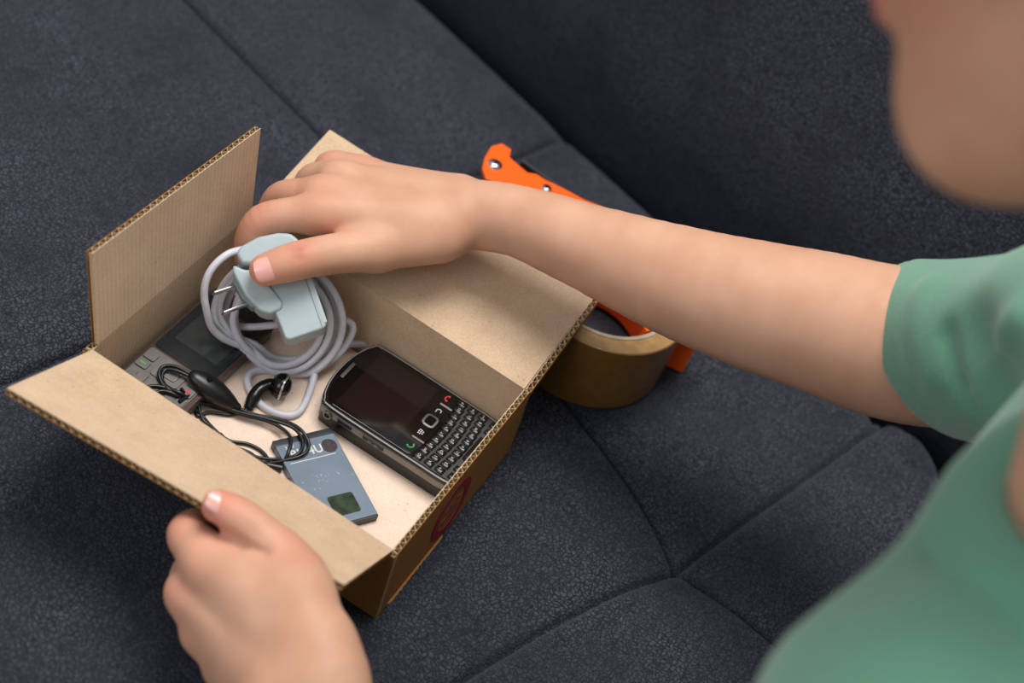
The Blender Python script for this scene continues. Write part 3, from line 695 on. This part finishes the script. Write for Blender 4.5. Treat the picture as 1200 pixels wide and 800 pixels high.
wires = [
 [Pt(33.4, 44.8, 18.0), Pt(24.3, 44.0, 18.0), Pt(18.6, 40.3, 17.0), Pt(19.6, 34.8, 16.5), Pt(25.9, 31.0, 15.5), Pt(34.0, 30.3, 15.4), Pt(40.3, 38.1, 9.0), Pt(48.4, 45.5, 6.5), Pt(63.6, 50.4, 8.0), Pt(77.3, 56.1, 9.0), Pt(89.8, 58.9, 10.0), Pt(98.8, 53.6, 10.0), Pt(100.0, 45.6, 9.4), Pt(93.4, 39.3, 6.0), Pt(84.0, 33.9, 5.0), Pt(74.4, 32.6, 4.2), Pt(65.0, 32.2, 4.2)],
 [Pt(33.4, 44.4, 17.0), Pt(24.7, 42.3, 17.0), Pt(20.2, 39.9, 16.0), Pt(22.5, 34.1, 15.4), Pt(30.4, 30.8, 15.4), Pt(38.4, 37.5, 10.0), Pt(49.6, 45.9, 5.0), Pt(65.6, 52.1, 6.0), Pt(80.0, 55.8, 8.0), Pt(91.1, 53.2, 9.4), Pt(96.1, 44.3, 9.4), Pt(96.9, 38.4, 5.0)],
 [Pt(60.2, 52.7, 6.5), Pt(68.8, 54.9, 7.0), Pt(81.3, 59.8, 9.0), Pt(92.7, 59.8, 11.0), Pt(101.1, 55.7, 10.0), Pt(102.7, 48.7, 9.6), Pt(97.5, 40.3, 8.0), Pt(89.5, 33.8, 5.0), Pt(79.6, 34.4, 4.2), Pt(70.5, 32.0, 4.2), Pt(61.5, 34.1, 4.2)],
 [Pt(62.6, 55.9, 5.0), Pt(58.1, 47.9, 4.2), Pt(49.0, 41.6, 4.2), Pt(46.2, 35.8, 4.2), Pt(41.8, 38.5, 5.0), Pt(36.2, 33.0, 15.6), Pt(28.1, 30.9, 15.4), Pt(22.1, 27.5, 15.4), Pt(19.4, 22.5, 15.4)],
 [Pt(33.4, 35.3, 16.0), Pt(39.4, 36.1, 10.0), Pt(47.1, 37.5, 4.2), Pt(56.9, 34.4, 4.2), Pt(67.3, 33.5, 4.2), Pt(75.7, 38.3, 4.2), Pt(83.5, 39.5, 4.2), Pt(90.6, 36.9, 4.4)],
 [Pt(24.9, 22.4, 15.4), Pt(27.3, 27.6, 15.6), Pt(33.0, 30.1, 15.4), Pt(39.2, 31.7, 11.0), Pt(44.3, 30.8, 5.0), Pt(45.4, 25.1, 4.2)],
 [Pt(37.6, 28.3, 15.4), Pt(39.3, 40.0, 12.0), Pt(42.5, 40.4, 6.0), Pt(49.8, 35.2, 4.4), Pt(55.6, 34.7, 4.2), Pt(66.7, 29.9, 4.2), Pt(80.5, 27.8, 4.2)],
]
for wl in wires:
    V, F = tube_vf(spline(wl, 8), .95, 8); mesh('wire', V, F, BR, ep, smooth=True, angle=80)

# ------------------------------------------------------------------ tape roll in its orange dispenser
TC = (177, 237, 0)
tr = thing('packing_tape_roll', 'wide roll of brown packing tape sitting in the orange dispenser', 'tape roll', TC)
R1, R0, RC = 50.0, 39.5, 37.2; zb, zt = 3.0, 49.0
V, F = lathe_vf([(R1, zb), (R1, zt), (R1-.5, zt+.3), (R0, zt+.3), (R0, zb)], TC, 96); mesh('tape_winding', V, F, M['tape'], tr, smooth=True, angle=35)
V, F = lathe_vf([(R1-.8, zt+.28), (R1-.8, zt+.5), (R0, zt+.5), (R0, zt+.28)], TC, 96); mesh('winding_edge', V, F, M['tape_edge'], tr, smooth=True, angle=35)
V, F = lathe_vf([(R0, zb), (R0, zt+1), (RC, zt+1), (RC, zb)], TC, 96); mesh('core', V, F, M['tape_core'], tr, smooth=True, angle=35, label='grey card core')
td = thing('tape_dispenser', 'bright orange plastic tape dispenser lying on the sofa behind the box', 'tape dispenser', (120, 280, 0))
OR = M['orange']
def arc(cx, cy, r, a0, a1, n=20): return [(cx+r*math.cos(math.radians(a0+(a1-a0)*i/n)), cy+r*math.sin(math.radians(a0+(a1-a0)*i/n))) for i in range(n+1)]
top = [Pt(81.0, 256.4, 52.0)[:2], Pt(75.1, 262.6, 52.0)[:2], Pt(71.3, 272.4, 52.0)[:2], Pt(69.3, 284.4, 52.0)[:2], Pt(72.6, 291.5, 52.0)[:2], Pt(79.4, 291.3, 52.0)[:2], Pt(82.1, 284.4, 52.0)[:2], Pt(89.2, 282.5, 52.0)[:2], Pt(96.7, 281.0, 52.0)[:2], Pt(101.5, 284.2, 52.0)[:2], Pt(107.1, 283.9, 52.0)[:2], Pt(119.8, 286.1, 52.0)[:2], Pt(132.5, 287.1, 52.0)[:2], (150, 292), (175, 296), (205, 292)]
top = [tuple(p) for p in top] + arc(177, 237, 36.5, 55, 150, 14)+[(105, 262)]
top = top[:15] + [(200, 294), (232, 268), (238, 250), (228, 240)] + arc(177, 237, 36.5, -5, 150, 22) + [(140, 258), (100, 262)]
prism('side_plate', [p for p in top], 51.2, 54.2, OR, td, bevel=.5)
bot = [(x, y) for x, y in top]
prism('side_plate', [(62, 276), (64, 290), (74, 296), (130, 292), (178, 297), (205, 290), (219, 268)]+arc(177, 237, 48, 30, 150, 20), .4, 2.6, OR, td, bevel=.4)
V, F = lathe_vf([(36.4, 4), (36.4, 51.2), (33.2, 51.2), (33.2, 4)], TC, 40, WORLD, -25, 150); mesh('hub', V, F, OR, td, smooth=True, angle=35)
for k_, q in enumerate((Pt(79.1, 271.1, 54.2), Pt(112.1, 276.5, 54.2))):
    big_ = k_ == 0; q = np.array(q); V, F = lathe_vf([(.1, 0), (4.6 if big_ else 3.4, 0), (4.4 if big_ else 3.2, 1), (2.6, 1.9), (.1, 2.1)], q, 20, closed=False)
    s_ = mesh('screw', V, F, M['steel'], td, smooth=True, angle=60, label='steel screw head')
    mesh('cross_slot', *join(box_vf(q+[0, 0, 2.1], (4.2, .9, .3)), box_vf(q+[0, 0, 2.1], (.9, 4.2, .3))), M['black_plastic'], s_)
    V, F = cyl_vf((q[0], q[1], 2.6), (q[0], q[1], 51.2), 5 if big_ else 9, n=20); mesh('roller', V, F, M['steel'] if big_ else OR, td, smooth=True)
V, F = box_vf((101, 291, 27), (26, 2, 47), frame((1, -.1, 0), (0, 1, 0))); mesh('blade', V, F, M['chrome_dull'], td)
V, F = box_vf((228, 265, 27), (13, 10, 50), frame((1, .2, 0), (0, 1, 0))); mesh('rear_wall', V, F, OR, td, bevel=.5)
# ------------------------------------------------------------------ the person
pe = thing('person', 'person in a green t-shirt leaning over the box with both hands on it', 'person', (440, -80, -10))
def hand_blob(wrist, mcps, fingers, thumb, thenar, frs, k=7):
    """wrist/forearm chain, metacarpals, fingers kept apart from each other, thumb"""
    palm = Blob()
    palm.bend([a for a, ra in wrist], [ra for a, ra in wrist], .3, n=4)
    for (w0, rw), (mc, rm_) in mcps: palm.cone(w0, mc, rw, rm_, 7)
    for (a, ra), (b, rb) in thenar: palm.cone(a, b, ra, rb, 9)
    out = Blob(); out.group(palm, 1)
    fs = []
    for pts, rs in fingers+[thumb]:
        f = Blob(); f.bend(pts, rs, .25, n=4); fs.append(f)
    def fing(X):
        d = None
        for f in fs:
            e = f(X); 
            if d is None: d = e
            else:
                kk = .9; h = np.clip(.5+.5*(d-e)/kk, 0, 1); d = d*(1-h)+e*h-kk*h*(1-h)
        return d
    class G(Blob):
        def __call__(s, X): return fing(X)
    out.group(G(), 5.5)
    return out
def dents(L):
    """fine creases: (a, b, radius, depth) grooves"""
    L = [(np.array(a, float), np.array(b, float), r, dp) for a, b, r, dp in L]
    def f(X, d):
        for a, b, r, dp in L:
            ab = b-a; t = np.clip((X-a)@ab/(ab@ab), 0, 1); q = np.linalg.norm(X-a-t[:, None]*ab, axis=1); d = d+dp*np.exp(-(q/r)**2)
        return d
    return f
def spots(V, L):
    v = np.zeros(len(V))
    for c, r, s in L: v = np.maximum(v, s*np.exp(-(np.linalg.norm(V-np.array(c), axis=1)/r)**2))
    return v
# right arm, from the shoulder (inside the sleeve) to the hand over the charger
RS = Pt(424.3, 83.9, 337.2); RE = Pt(343.8, 186.8, 174.8)
RW = Pt(100.5, 178.4, 93.3)
R_arm = [RS, Pt(394.3, 125.3, 284.7), Pt(369.0, 161.2, 221.3), RE, Pt(320.1, 182.6, 164.0), Pt(287.3, 185.0, 150.3), Pt(253.8, 185.0, 137.1), Pt(213.9, 184.3, 124.5), Pt(166.4, 185.0, 112.1), Pt(127.7, 183.8, 103.2), RW]
R_r = [38, 36, 33.5, 38.5, 37.5, 35, 32.5, 28.5, 22.5, 18.8, 18.5]
r_mcp = [Pt(39.7, 126.8, 84.0), Pt(33.5, 141.4, 82.8), Pt(32.1, 159.9, 80.2), Pt(37.5, 177.3, 76.6)]
rf = [
 ([Pt(42.3, 129.2, 84.4), Pt(28.6, 119.1, 79.9), Pt(18.1, 111.5, 73.0), Pt(15.6, 107.4, 60.7), Pt(18.2, 106.0, 48.8)], [10.8, 9.3, 8.9, 8.0, 7.2]),
 ([Pt(37.8, 144.7, 83.7), Pt(22.0, 140.2, 75.3), Pt(11.5, 139.6, 65.4), Pt(10.1, 136.8, 51.4), Pt(15.3, 129.5, 41.4)], [10, 9.2, 8.6, 7.8, 7.0]),
 ([Pt(35.1, 161.6, 81.3), Pt(23.4, 163.6, 74.2), Pt(15.2, 164.3, 65.2), Pt(14.9, 161.7, 51.1), Pt(19.1, 156.2, 44.6)], [9.8, 9, 8.4, 7.6, 6.8]),
 ([Pt(39.8, 178.6, 77.4), Pt(26.8, 178.3, 74.0), Pt(18.4, 177.5, 69.2), Pt(17.4, 177.6, 58.0), Pt(24.2, 173.6, 51.1)], [9.4, 8.8, 8.8, 7.4, 6.4])]
r_th = ([Pt(75.0, 130.1, 81.4), Pt(63.7, 114.1, 81.9), Pt(53.2, 95.8, 82.9), Pt(47.1, 87.8, 80.4), Pt(40.4, 80.7, 76.1)], [11.8, 10.6, 9.9, 9.6, 8.2])
rh = hand_blob(
    list(zip(R_arm, R_r)),
    [((Pt(98.3, 165.9, 92.6), 15), (r_mcp[0], 10.8)), ((Pt(94.6, 172.7, 91.6), 15.5), (r_mcp[1], 10.6)), ((Pt(90.9, 179.5, 90.6), 15), (r_mcp[2], 10.4)), ((Pt(90.1, 186.4, 89.2), 14), (r_mcp[3], 9.8))],
    rf, r_th,
    [((Pt(98.2, 155.0, 87.4), 12), (Pt(74.0, 132.0, 80.6), 12.0)), ((Pt(81.4, 153.5, 83.6), 14), (Pt(56.5, 141.6, 82.5), 12))], None)
def tend(a, b, r, h): return (a, b, r, -h)
up = np.array([-.14, -.45, .88])
rh.mods.append(dents([
    (Pt(47.7, 91.5, 91.2), Pt(50.6, 85.7, 89.0), 1.1, .6), (Pt(49.3, 93.1, 92.5), Pt(53.4, 86.2, 88.9), 1.1, .7), (Pt(51.1, 94.6, 92.2), Pt(55.0, 88.2, 89.3), 1.1, .6),
    tend(Pt(68.8, 158.0, 97.9), Pt(37.4, 135.3, 91.6), 4.5, .5), tend(Pt(67.0, 170.5, 96.5), Pt(36.5, 156.9, 89.2), 4.0, .45),
    (Pt(116.4, 161.5, 94.5), Pt(124.8, 164.6, 91.5), .9, .25)]))
b_lo = np.array([-15, 60, 25]); b_hi = np.array([395, 275, 290])
V, F = nets(rh, b_lo, b_hi, 1.5)
parts = [(V, F)]
bl = [(rf[0][0][2], 11, .55), (rf[0][0][4], 12, .7), (r_mcp[0], 15, .25), (r_mcp[1], 14, .3), (r_mcp[3], 12, .4), (rf[3][0][2], 12, .55), (rf[1][0][2], 11, .35), (r_th[0][4], 12, .6), (Pt(51.2, 91.3, 90.3), 9, .45), (Pt(50.2, 122.9, 80.7), 12, .35)]
crs = [(Pt(51.0, 89.6, 91.4), 4.4, .6)]
# left hand holding the flap
lf_t = ([Pt(155.2, -62.1, 77.5), Pt(141.4, -60.8, 81.7), Pt(128.3, -60.1, 85.2), Pt(119.3, -60.7, 86.4), Pt(111.8, -61.8, 86.8)], [12.4, 10.4, 9.2, 8.8, 7.4])
l_mcp = [Pt(119.7, -75.2, 67.4), Pt(119.3, -82.0, 50.6), Pt(133.6, -88.1, 41.4), Pt(151.6, -94.4, 37.1)]
lfing = [
 ([Pt(122.8, -76.0, 66.0), Pt(112.6, -71.4, 65.5), Pt(103.8, -66.2, 62.6), Pt(102.9, -53.1, 54.4), Pt(107.9, -44.0, 45.4)], [11.0, 10.2, 9.6, 8.4, 7.4]),
 ([Pt(122.3, -82.5, 49.4), Pt(115.1, -72.8, 37.8), Pt(107.6, -59.8, 28.0), Pt(105.9, -46.1, 25.0), Pt(110.7, -39.4, 30.7)], [11.2, 10.2, 9.4, 8.2, 7.4]),
 ([Pt(136.0, -88.1, 41.0), Pt(127.4, -77.5, 27.6), Pt(118.6, -62.2, 16.1), Pt(117.0, -47.9, 16.5), Pt(122.6, -42.1, 25.5)], [10.8, 9.8, 9.0, 8.0, 7.2]),
 ([Pt(153.0, -94.3, 36.9), Pt(143.6, -83.2, 24.2), Pt(134.6, -67.7, 14.4), Pt(133.3, -54.4, 16.7), Pt(136.6, -47.6, 24.3)], [9.8, 8.8, 8.2, 7.2, 6.6])]
LS = Pt(387.7, -207.7, 287.4); LE = Pt(411.1, -187.9, 44.1)
L_arm = [LS, Pt(405.8, -195.3, 174.1), LE, Pt(336.1, -159.1, 60.0), Pt(259.5, -127.6, 64.5), Pt(213.7, -111.5, 67.3)]
L_r = [48, 43, 36, 32, 26, 21.5]
lh = hand_blob(
    list(zip(L_arm, L_r))+[(Pt(195.2, -101.6, 66.8), 20)],
    [((Pt(192.3, -96.9, 69.3), 18), (Pt(132.0, -72.5, 69.1), 13.5)), ((Pt(190.0, -100.2, 66.4), 18), (l_mcp[1], 11.6)), ((Pt(187.4, -104.6, 62.4), 17), (l_mcp[2], 11.2)), ((Pt(190.3, -107.5, 58.9), 17), (l_mcp[3], 10.6)), ((Pt(183.5, -86.3, 76.0), 16), (l_mcp[0], 11.4))],
    lfing, lf_t,
    [((Pt(212.1, -116.5, 56.8), 20), (Pt(184.4, -106.3, 61.4), 19)), ((Pt(193.4, -95.1, 73.7), 18), (Pt(162.7, -71.3, 79.6), 13.5)), ((Pt(162.7, -71.3, 79.6), 13.5), (Pt(145.4, -61.4, 80.3), 11)), ((Pt(160.1, -72.7, 75.9), 15), (Pt(142.5, -71.7, 70.5), 13))], None)
lh.mods.append(dents([
    (Pt(125.5, -92.3, 53.3), Pt(130.5, -91.8, 58.5), 2.6, 1.0), (Pt(138.9, -99.1, 43.6), Pt(143.8, -97.6, 49.8), 2.4, .9),
    tend(Pt(170.1, -95.2, 79.8), Pt(131.2, -88.7, 65.7), 4.5, .5), tend(Pt(179.7, -99.2, 78.1), Pt(143.5, -95.4, 56.4), 4.2, .45), tend(Pt(162.9, -86.8, 85.5), Pt(128.1, -80.7, 74.5), 5, .4),
    (Pt(116.3, -69.4, 82.5), Pt(130.5, -70.2, 84.6), 2.6, 2.2), (Pt(130.5, -70.2, 84.6), Pt(142.3, -69.7, 88.4), 2.6, 1.6)]))
cl = lambda V: (V[:, 1] < -9999)
V, F = nets(lh, (80, -235, -12), (285, -8, 130), 1.5)
parts.append((V, F))
bl += [(lf_t[0][4], 13, .75), (l_mcp[1], 14, .55), (l_mcp[2], 13, .5), (l_mcp[3], 12, .45), (l_mcp[0], 14, .45), (lfing[0][0][2], 13, .6), (Pt(149.9, -60.0, 90.9), 14, .25)]
# torso, neck, head and the rest of the limbs, same fields, coarser
N0 = Pt(422.9, -87.6, 315.2); 
hip = np.array([478., -90, 70]); ch0 = (N0*.72+hip*.28)
fwd = np.array([-.86, .18, -.47]); fwd /= np.linalg.norm(fwd)           # where the face looks
HC = Pt(310.8, -33.8, 529.1)                                                   # middle of the head
upn = (HC-N0); upn -= fwd*(upn@fwd); upn /= np.linalg.norm(upn)
sid = np.cross(fwd, upn); hfr = np.array([fwd, sid, upn])
h_ = lambda f, s_, u: HC+fwd*f+sid*s_+upn*u
torso = Blob()
torso.cone(RS, N0+np.array([0, 0, -26]), 43, 38, 15); torso.cone(LS, N0+np.array([0, 0, -26]), 43, 38, 15)
mid = (RS+LS)/2; across = (RS-LS)/np.linalg.norm(RS-LS)
for s_ in (-1, 1):
    torso.cone(mid+across*s_*62+np.array([20, 0, -50]), hip+across*s_*48+np.array([0, 0, 30]), 58, 66, 40)
torso.cone(hip+[0, -40, 0], hip+[-10, 60, 0], 76, 76, 30)
head = Blob()
head.ell(h_(-14, 0, 18), (92, 73, 84), hfr); head.ell(h_(26, 0, -22), (62, 60, 78), hfr, 18)
head.cone(h_(52, -14, -78), h_(52, 14, -78), 22, 22, 22)                 # chin
for s_ in (-1, 1):
    head.cone(h_(52, s_*14, -76), h_(-4, s_*52, -42), 17, 17, 18)        # jaw
    head.cone(h_(62, s_*30, -22), h_(30, s_*56, -12), 18, 16, 18)        # cheek
    head.cone(h_(76, s_*18, 16), h_(66, s_*42, 12), 8, 7, 8)             # brow
    head.ell(h_(-8, s_*70, -8), (17, 6, 30), hfr, 5)                     # ear
head.cone(h_(78, 0, 8), h_(100, 0, -26), 7, 9.5, 8)
for s_ in (-1, 1): head.cone(h_(92, s_*8, -29), h_(86, s_*9, -29), 6.5, 5, 5)
head.cone(h_(80, -14, -50), h_(80, 14, -50), 8.5, 8.5, 8)
head.mods.append(dents([(h_(88, -20, -50), h_(88, 20, -50), 2.2, 2.5), (h_(80, -42, -2), h_(84, -20, -2), 8, 6), (h_(80, 42, -2), h_(84, 20, -2), 8, 6)]))
body = Blob(); body.group(torso, 1); body.group(rh, 18); body.group(lh, 18)
body.cone(N0+np.array([6, 0, -30]), h_(-26, 0, -52), 46, 44, 18); body.group(head, 14)
def inbox(V):
    r = ((V > b_lo+3) & (V < b_hi-3)).all(1); l = ((V > np.array([80, -235, -12])+3) & (V < np.array([285, -8, 130])-3)).all(1)
    return r | l
V, F = nets(body, (150, -420, -40), (640, 320, 680), 4.0, inbox)
parts.append((V, F))
# legs: sitting sideways on the sofa, feet over its front edge
legs = Blob()
legs.cone(hip+[0, -45, 22], hip+[-6, 60, 22], 84, 84, 20)
for s_, x in ((-1, 430), (1, 545)):
    legs.cone(hip+[x-488, 0, 8], (x, -478, 52), 74, 56, 30); legs.cone((x, -478, 52), (x, -520, -325), 54, 38, 14)
for x in (430, 545):
    feet = Blob(); feet.cone((x, -520, -320), (x, -520, -378), 32, 34, 8); feet.cone((x, -515, -385), (x, -640, -392), 32, 24, 14)
    V, F = nets(feet, (x-60, -700, -430), (x+60, -460, -300), 4.0); big_mesh('shoe', V, F, M['black_plastic'], pe)
Vs = []; Fs = []; k = 0
for v, f in parts: Vs.append(v); Fs.append(f+k); k += len(v)
Vb = np.concatenate(Vs); Fb = np.concatenate(Fs)
bl += [(h_(84, 0, -50), 14, .9), (h_(62, -38, -24), 24, .5), (h_(62, 38, -24), 24, .5), (h_(98, 0, -26), 12, .5)]
o_body = big_mesh('body', Vb, Fb, M['skin'], pe, {'blush': spots(Vb, bl), 'crease': spots(Vb, crs)})
V, F = nets(legs, (330, -600, -360), (660, 60, 180), 5.0); big_mesh('trousers', V, F, M['trousers'], pe)
# face details
for s_ in (-1, 1):
    V, F = lathe_vf([(.1, 11)]+[(11.5*math.sin(math.radians(q)), 11.5*math.cos(math.radians(q))) for q in range(10, 180, 14)]+[(.1, -11)], h_(66, s_*31, 1), 24, np.array([sid, upn, fwd]), closed=False)
    e_ = mesh('eye', V, F, M['eye'], pe, smooth=True); V, F = cyl_vf(h_(76.8, s_*31, 0), h_(77.8, s_*31, 0), 5.2); mesh('iris', V, F, M['iris'], e_)
    V, F = tube_vf([h_(84, s_*16, 21), h_(84, s_*30, 25), h_(74, s_*46, 20)], [2.2, 2.8, 1.2], 8); mesh('eyebrow', V, F, M['hair'], pe, smooth=True)
V, F = tube_vf(spline([h_(82, -23, -50), h_(89, -9, -46), h_(90, 0, -48), h_(89, 9, -46), h_(82, 23, -50)], 4), [1.2]+[4.2]*15+[1.2], 10); mesh('upper_lip', V, F, M['lips'], pe, smooth=True)
V, F = tube_vf(spline([h_(82, -21, -51), h_(87, -8, -56), h_(88, 0, -57), h_(87, 8, -56), h_(82, 21, -51)], 4), [1.2]+[4.6]*15+[1.2], 10); mesh('lower_lip', V, F, M['lips'], pe, smooth=True)
# hair
hair = Blob(); hair.ell(h_(-20, 0, 24), (98, 80, 88), hfr)
for s_ in (-1, 1):
    hair.cone(h_(0, s_*66, 20), h_(-10, s_*68, -60), 16, 12, 20); hair.cone(h_(-40, s_*58, 10), h_(-40, s_*52, -80), 24, 20, 24)
hair.cone(h_(-72, 0, 10), h_(-66, 0, -70), 34, 26, 24)
def hairmod(X, d):
    Y = (X-HC)@hfr.T; face = np.linalg.norm((Y-np.array([88, 0, -18]))/np.array([62, 60, 72]), axis=1)-1
    d = np.maximum(d, -face*50); a = np.arctan2(Y[:, 1], Y[:, 2]+200); return d+1.3*np.sin(a*130+Y[:, 0]*.03)+.6*np.sin(a*310)
hair.mods.append(hairmod)
V, F = nets(hair, HC-150, HC+150, 2.6); big_mesh('hair', V, F, M['hair'], pe)
# finger nails
def nail(c, along, out, w_, l_, r):
    fr = frame(along, np.cross(out, along)); V = []; nu, nv = 8, 8
    for lay in (0, 1):
        for i in range(nu+1):
            for j in range(nv+1):
                u = i/nu*2-1; v = j/nv*2-1; ww = w_*(1-.16*max(0, -u)**3-.25*max(0, u)**4)
                ang = v*ww/r; V.append(np.array(c)+fr[0]*(u*l_-(.5*v*v*max(0, u)+.5*v*v*min(0, u))*1.6)+fr[1]*r*math.sin(ang)+fr[2]*(r*math.cos(ang)-r-.03*u*u*l_*2-(.7 if lay else 0)))
    n2 = nv+1; F = []; m_ = (nu+1)*n2
    for i in range(nu):
        for j in range(nv): a = i*n2+j; F += [(a, a+1, a+n2+1, a+n2), (m_+a, m_+a+n2, m_+a+n2+1, m_+a+1)]
    for j in range(nv): F += [(j, m_+j, m_+j+1, j+1), (nu*n2+j, nu*n2+j+1, m_+nu*n2+j+1, m_+nu*n2+j)]
    for i in range(nu): a = i*n2; F += [(a, a+n2, m_+a+n2, m_+a), (a+nv, m_+a+nv, m_+a+nv+n2, a+n2+nv)]
    return mesh('thumbnail', V, F, M['nail'], pe, smooth=True, angle=70)
def on_skin(blob, p, q):                                             # walk from outside p towards q until the skin
    p = np.array(p, float); q = np.array(q, float); t = np.linspace(0, 1, 400)[:, None]; X = p+(q-p)*t; d = blob(X); i = int(np.argmax(d < 0)); return X[i]
vx = np.array([.144, -.703, .696])
s1_ = on_skin(rh, Pt(49.8, 61.8, 98.1), Pt(35.5, 94.7, 62.5)); a1_ = Pt(36.9, 78.1, 74.1)-Pt(49.7, 91.2, 81.8)
nail(s1_+vx*.4, a1_, vx+np.array([.05, 0, -.05]), 6.9, 6.9, 8.6)
s2_ = on_skin(lh, Pt(117.0, -76.1, 110.1), Pt(106.7, -50.7, 73.2)); a2_ = Pt(108.9, -61.9, 87.4)-Pt(121.8, -60.3, 86.3)
nail(s2_+vx*.25, a2_, vx+np.array([.2, .45, .1]), 5.2, 5.2, 7.4)
# ------------------------------------------------------------------ t-shirt
sh = Blob(); T = 6.5
sh.cone(RS+[0, 0, 4], N0+np.array([4, 0, -22]), 57, 50, 25); sh.cone(LS+[0, 0, 4], N0+np.array([4, 0, -22]), 57, 50, 25)
for s_ in (-1, 1): sh.cone(mid+across*s_*62+np.array([20, 0, -50]), hip+across*s_*48+np.array([0, 0, 0]), 76, 86, 40)
sh.cone(Pt(414.6, -66.3, 309.6), Pt(393.3, -136.6, 293.4), 66, 60, 25)
SE = Pt(348.2, 183.1, 180.2); SL = Pt(395.8, 125.4, 262.9)
sh.cone(RS, SL, 50, 47, 20); sh.cone(SL, SE+(SE-SL)*.4, 49, 41, 30)
LSE = L_arm[0]*.35+L_arm[1]*.65
sh.cone(LS, LSE, 54, 55, 20); sh.cone(LSE, LE, 54, 46, 20)
ax_r = (SE-SL)/np.linalg.norm(SE-SL); ax_h = ax_r+.5*np.array([.531, -.539, -.654]); ax_l = (LE-LSE)/np.linalg.norm(LE-LSE)
nax = (h_(-26, 0, -52)-N0); nax /= np.linalg.norm(nax)
def shirt_mod(X, d):
    # folds
    Y = X; f = 3.4*np.sin((Y@np.array([.02, .035, .05]))+1.5*np.sin(Y@np.array([.03, -.02, .01])))+1.6*np.sin(Y@np.array([-.05, .06, .04]))
    d = d+f*.55
    for c, r, a in folds: d = d+a*np.exp(-((np.linalg.norm(X-c, axis=1))/r)**2)
    for a, b, r, dp in fold_l:
        ab = b-a; t = np.clip((X-a)@ab/(ab@ab), 0, 1); q = np.linalg.norm(X-a-t[:, None]*ab, axis=1); d = d+dp*np.exp(-(q/r)**2)
    d = np.maximum(d, -(d+T))
    d = np.maximum(d, (X-SE)@ax_h); d = np.maximum(d, (X-LE)@ax_l+25)
    nd = X-N0; t = nd@nax; q = np.linalg.norm(nd-t[:, None]*nax, axis=1)
    d = np.where(t > -34, np.maximum(d, -(q-NR)), d); d = np.maximum(d, t-60)
    return np.maximum(d, -(X[:, 2]-34))
NR = 53.
folds = [(on_skin(sh, Pt(320.0, -137.7, 429.5), Pt(361.3, 301.4, 103.2)), 16, 8), (on_skin(sh, Pt(330.7, -141.0, 423.9), Pt(385.3, 293.8, 90.5)), 19, 13), (on_skin(sh, Pt(336.0, -143.7, 420.1), Pt(397.4, 287.8, 81.9)), 13, 7)]
fold_l = [(on_skin(sh, Pt(315.3, -140.3, 427.8), Pt(350.6, 295.5, 99.4)), on_skin(sh, Pt(323.2, -145.6, 420.9), Pt(368.4, 283.6, 83.7)), 6, 6), (on_skin(sh, Pt(323.2, -145.6, 420.9), Pt(368.4, 283.6, 83.7)), on_skin(sh, Pt(333.5, -148.6, 415.7), Pt(391.7, 276.7, 71.9)), 5, 8), (on_skin(sh, Pt(305.1, -136.3, 434.0), Pt(327.6, 304.5, 113.2)), on_skin(sh, Pt(316.8, -147.3, 420.4), Pt(354.0, 279.5, 82.6)), 9, -2.5), (on_skin(sh, Pt(324.8, -141.1, 425.0), Pt(372.1, 293.5, 93.0)), on_skin(sh, Pt(328.3, -129.6, 436.0), Pt(380.0, 319.8, 117.8)), 8, -4), (on_skin(sh, Pt(300.7, -138.8, 432.4), Pt(317.6, 299.0, 109.7)), on_skin(sh, Pt(312.2, -149.9, 418.8), Pt(343.7, 273.8, 78.9)), 5, -1), (on_skin(sh, Pt(332.6, -187.6, 376.5), Pt(389.7, 188.4, -16.7)), on_skin(sh, Pt(341.2, -168.8, 393.7), Pt(409.2, 231.0, 22.1)), 25, 3), (on_skin(sh, Pt(346.3, -190.5, 370.8), Pt(420.7, 181.9, -29.8)), on_skin(sh, Pt(352.0, -171.5, 388.7), Pt(433.7, 224.8, 10.8)), 22, -3)]
sh.mods.append(shirt_mod)
V, F = nets(sh, (160, -420, 20), (640, 320, 480), 2.4)
shirt = big_mesh('t_shirt', V, F, M['shirt'], pe)
# ribbed collar
rim_ = [];
px = np.cross(nax, [0, 1, 0]); px /= np.linalg.norm(px); py = np.cross(nax, px)
shs = Blob(); shs.p = sh.p[:5]
for i in range(48):
    q = 2*math.pi*i/48; dr = px*math.cos(q)+py*math.sin(q); t = np.linspace(120, -120, 300); X = N0+dr*(NR-1)+nax*t[:, None]
    d = shs(X); j = int(np.argmax(d < 0)); rim_.append(X[j] if d[j] < 0 else N0+dr*NR-nax*100)
rim_ = np.array(rim_)
V = []; 
for i in range(48):
    p = rim_[i]; dr = (p-N0); dr -= nax*(dr@nax); dr /= np.linalg.norm(dr)
    for a, b in ((17, -9), (13, -1), (7, 4), (1, 6.5), (-4, 6), (-4, 2), (4, 0), (12, -8)): V.append(p+dr*a+nax*b)
F = [(i*8+k, ((i+1) % 48)*8+k, ((i+1) % 48)*8+(k+1) % 8, i*8+(k+1) % 8) for i in range(48) for k in range(8)]
mesh('collar', V, F, M['shirt'], shirt, smooth=True, angle=80)
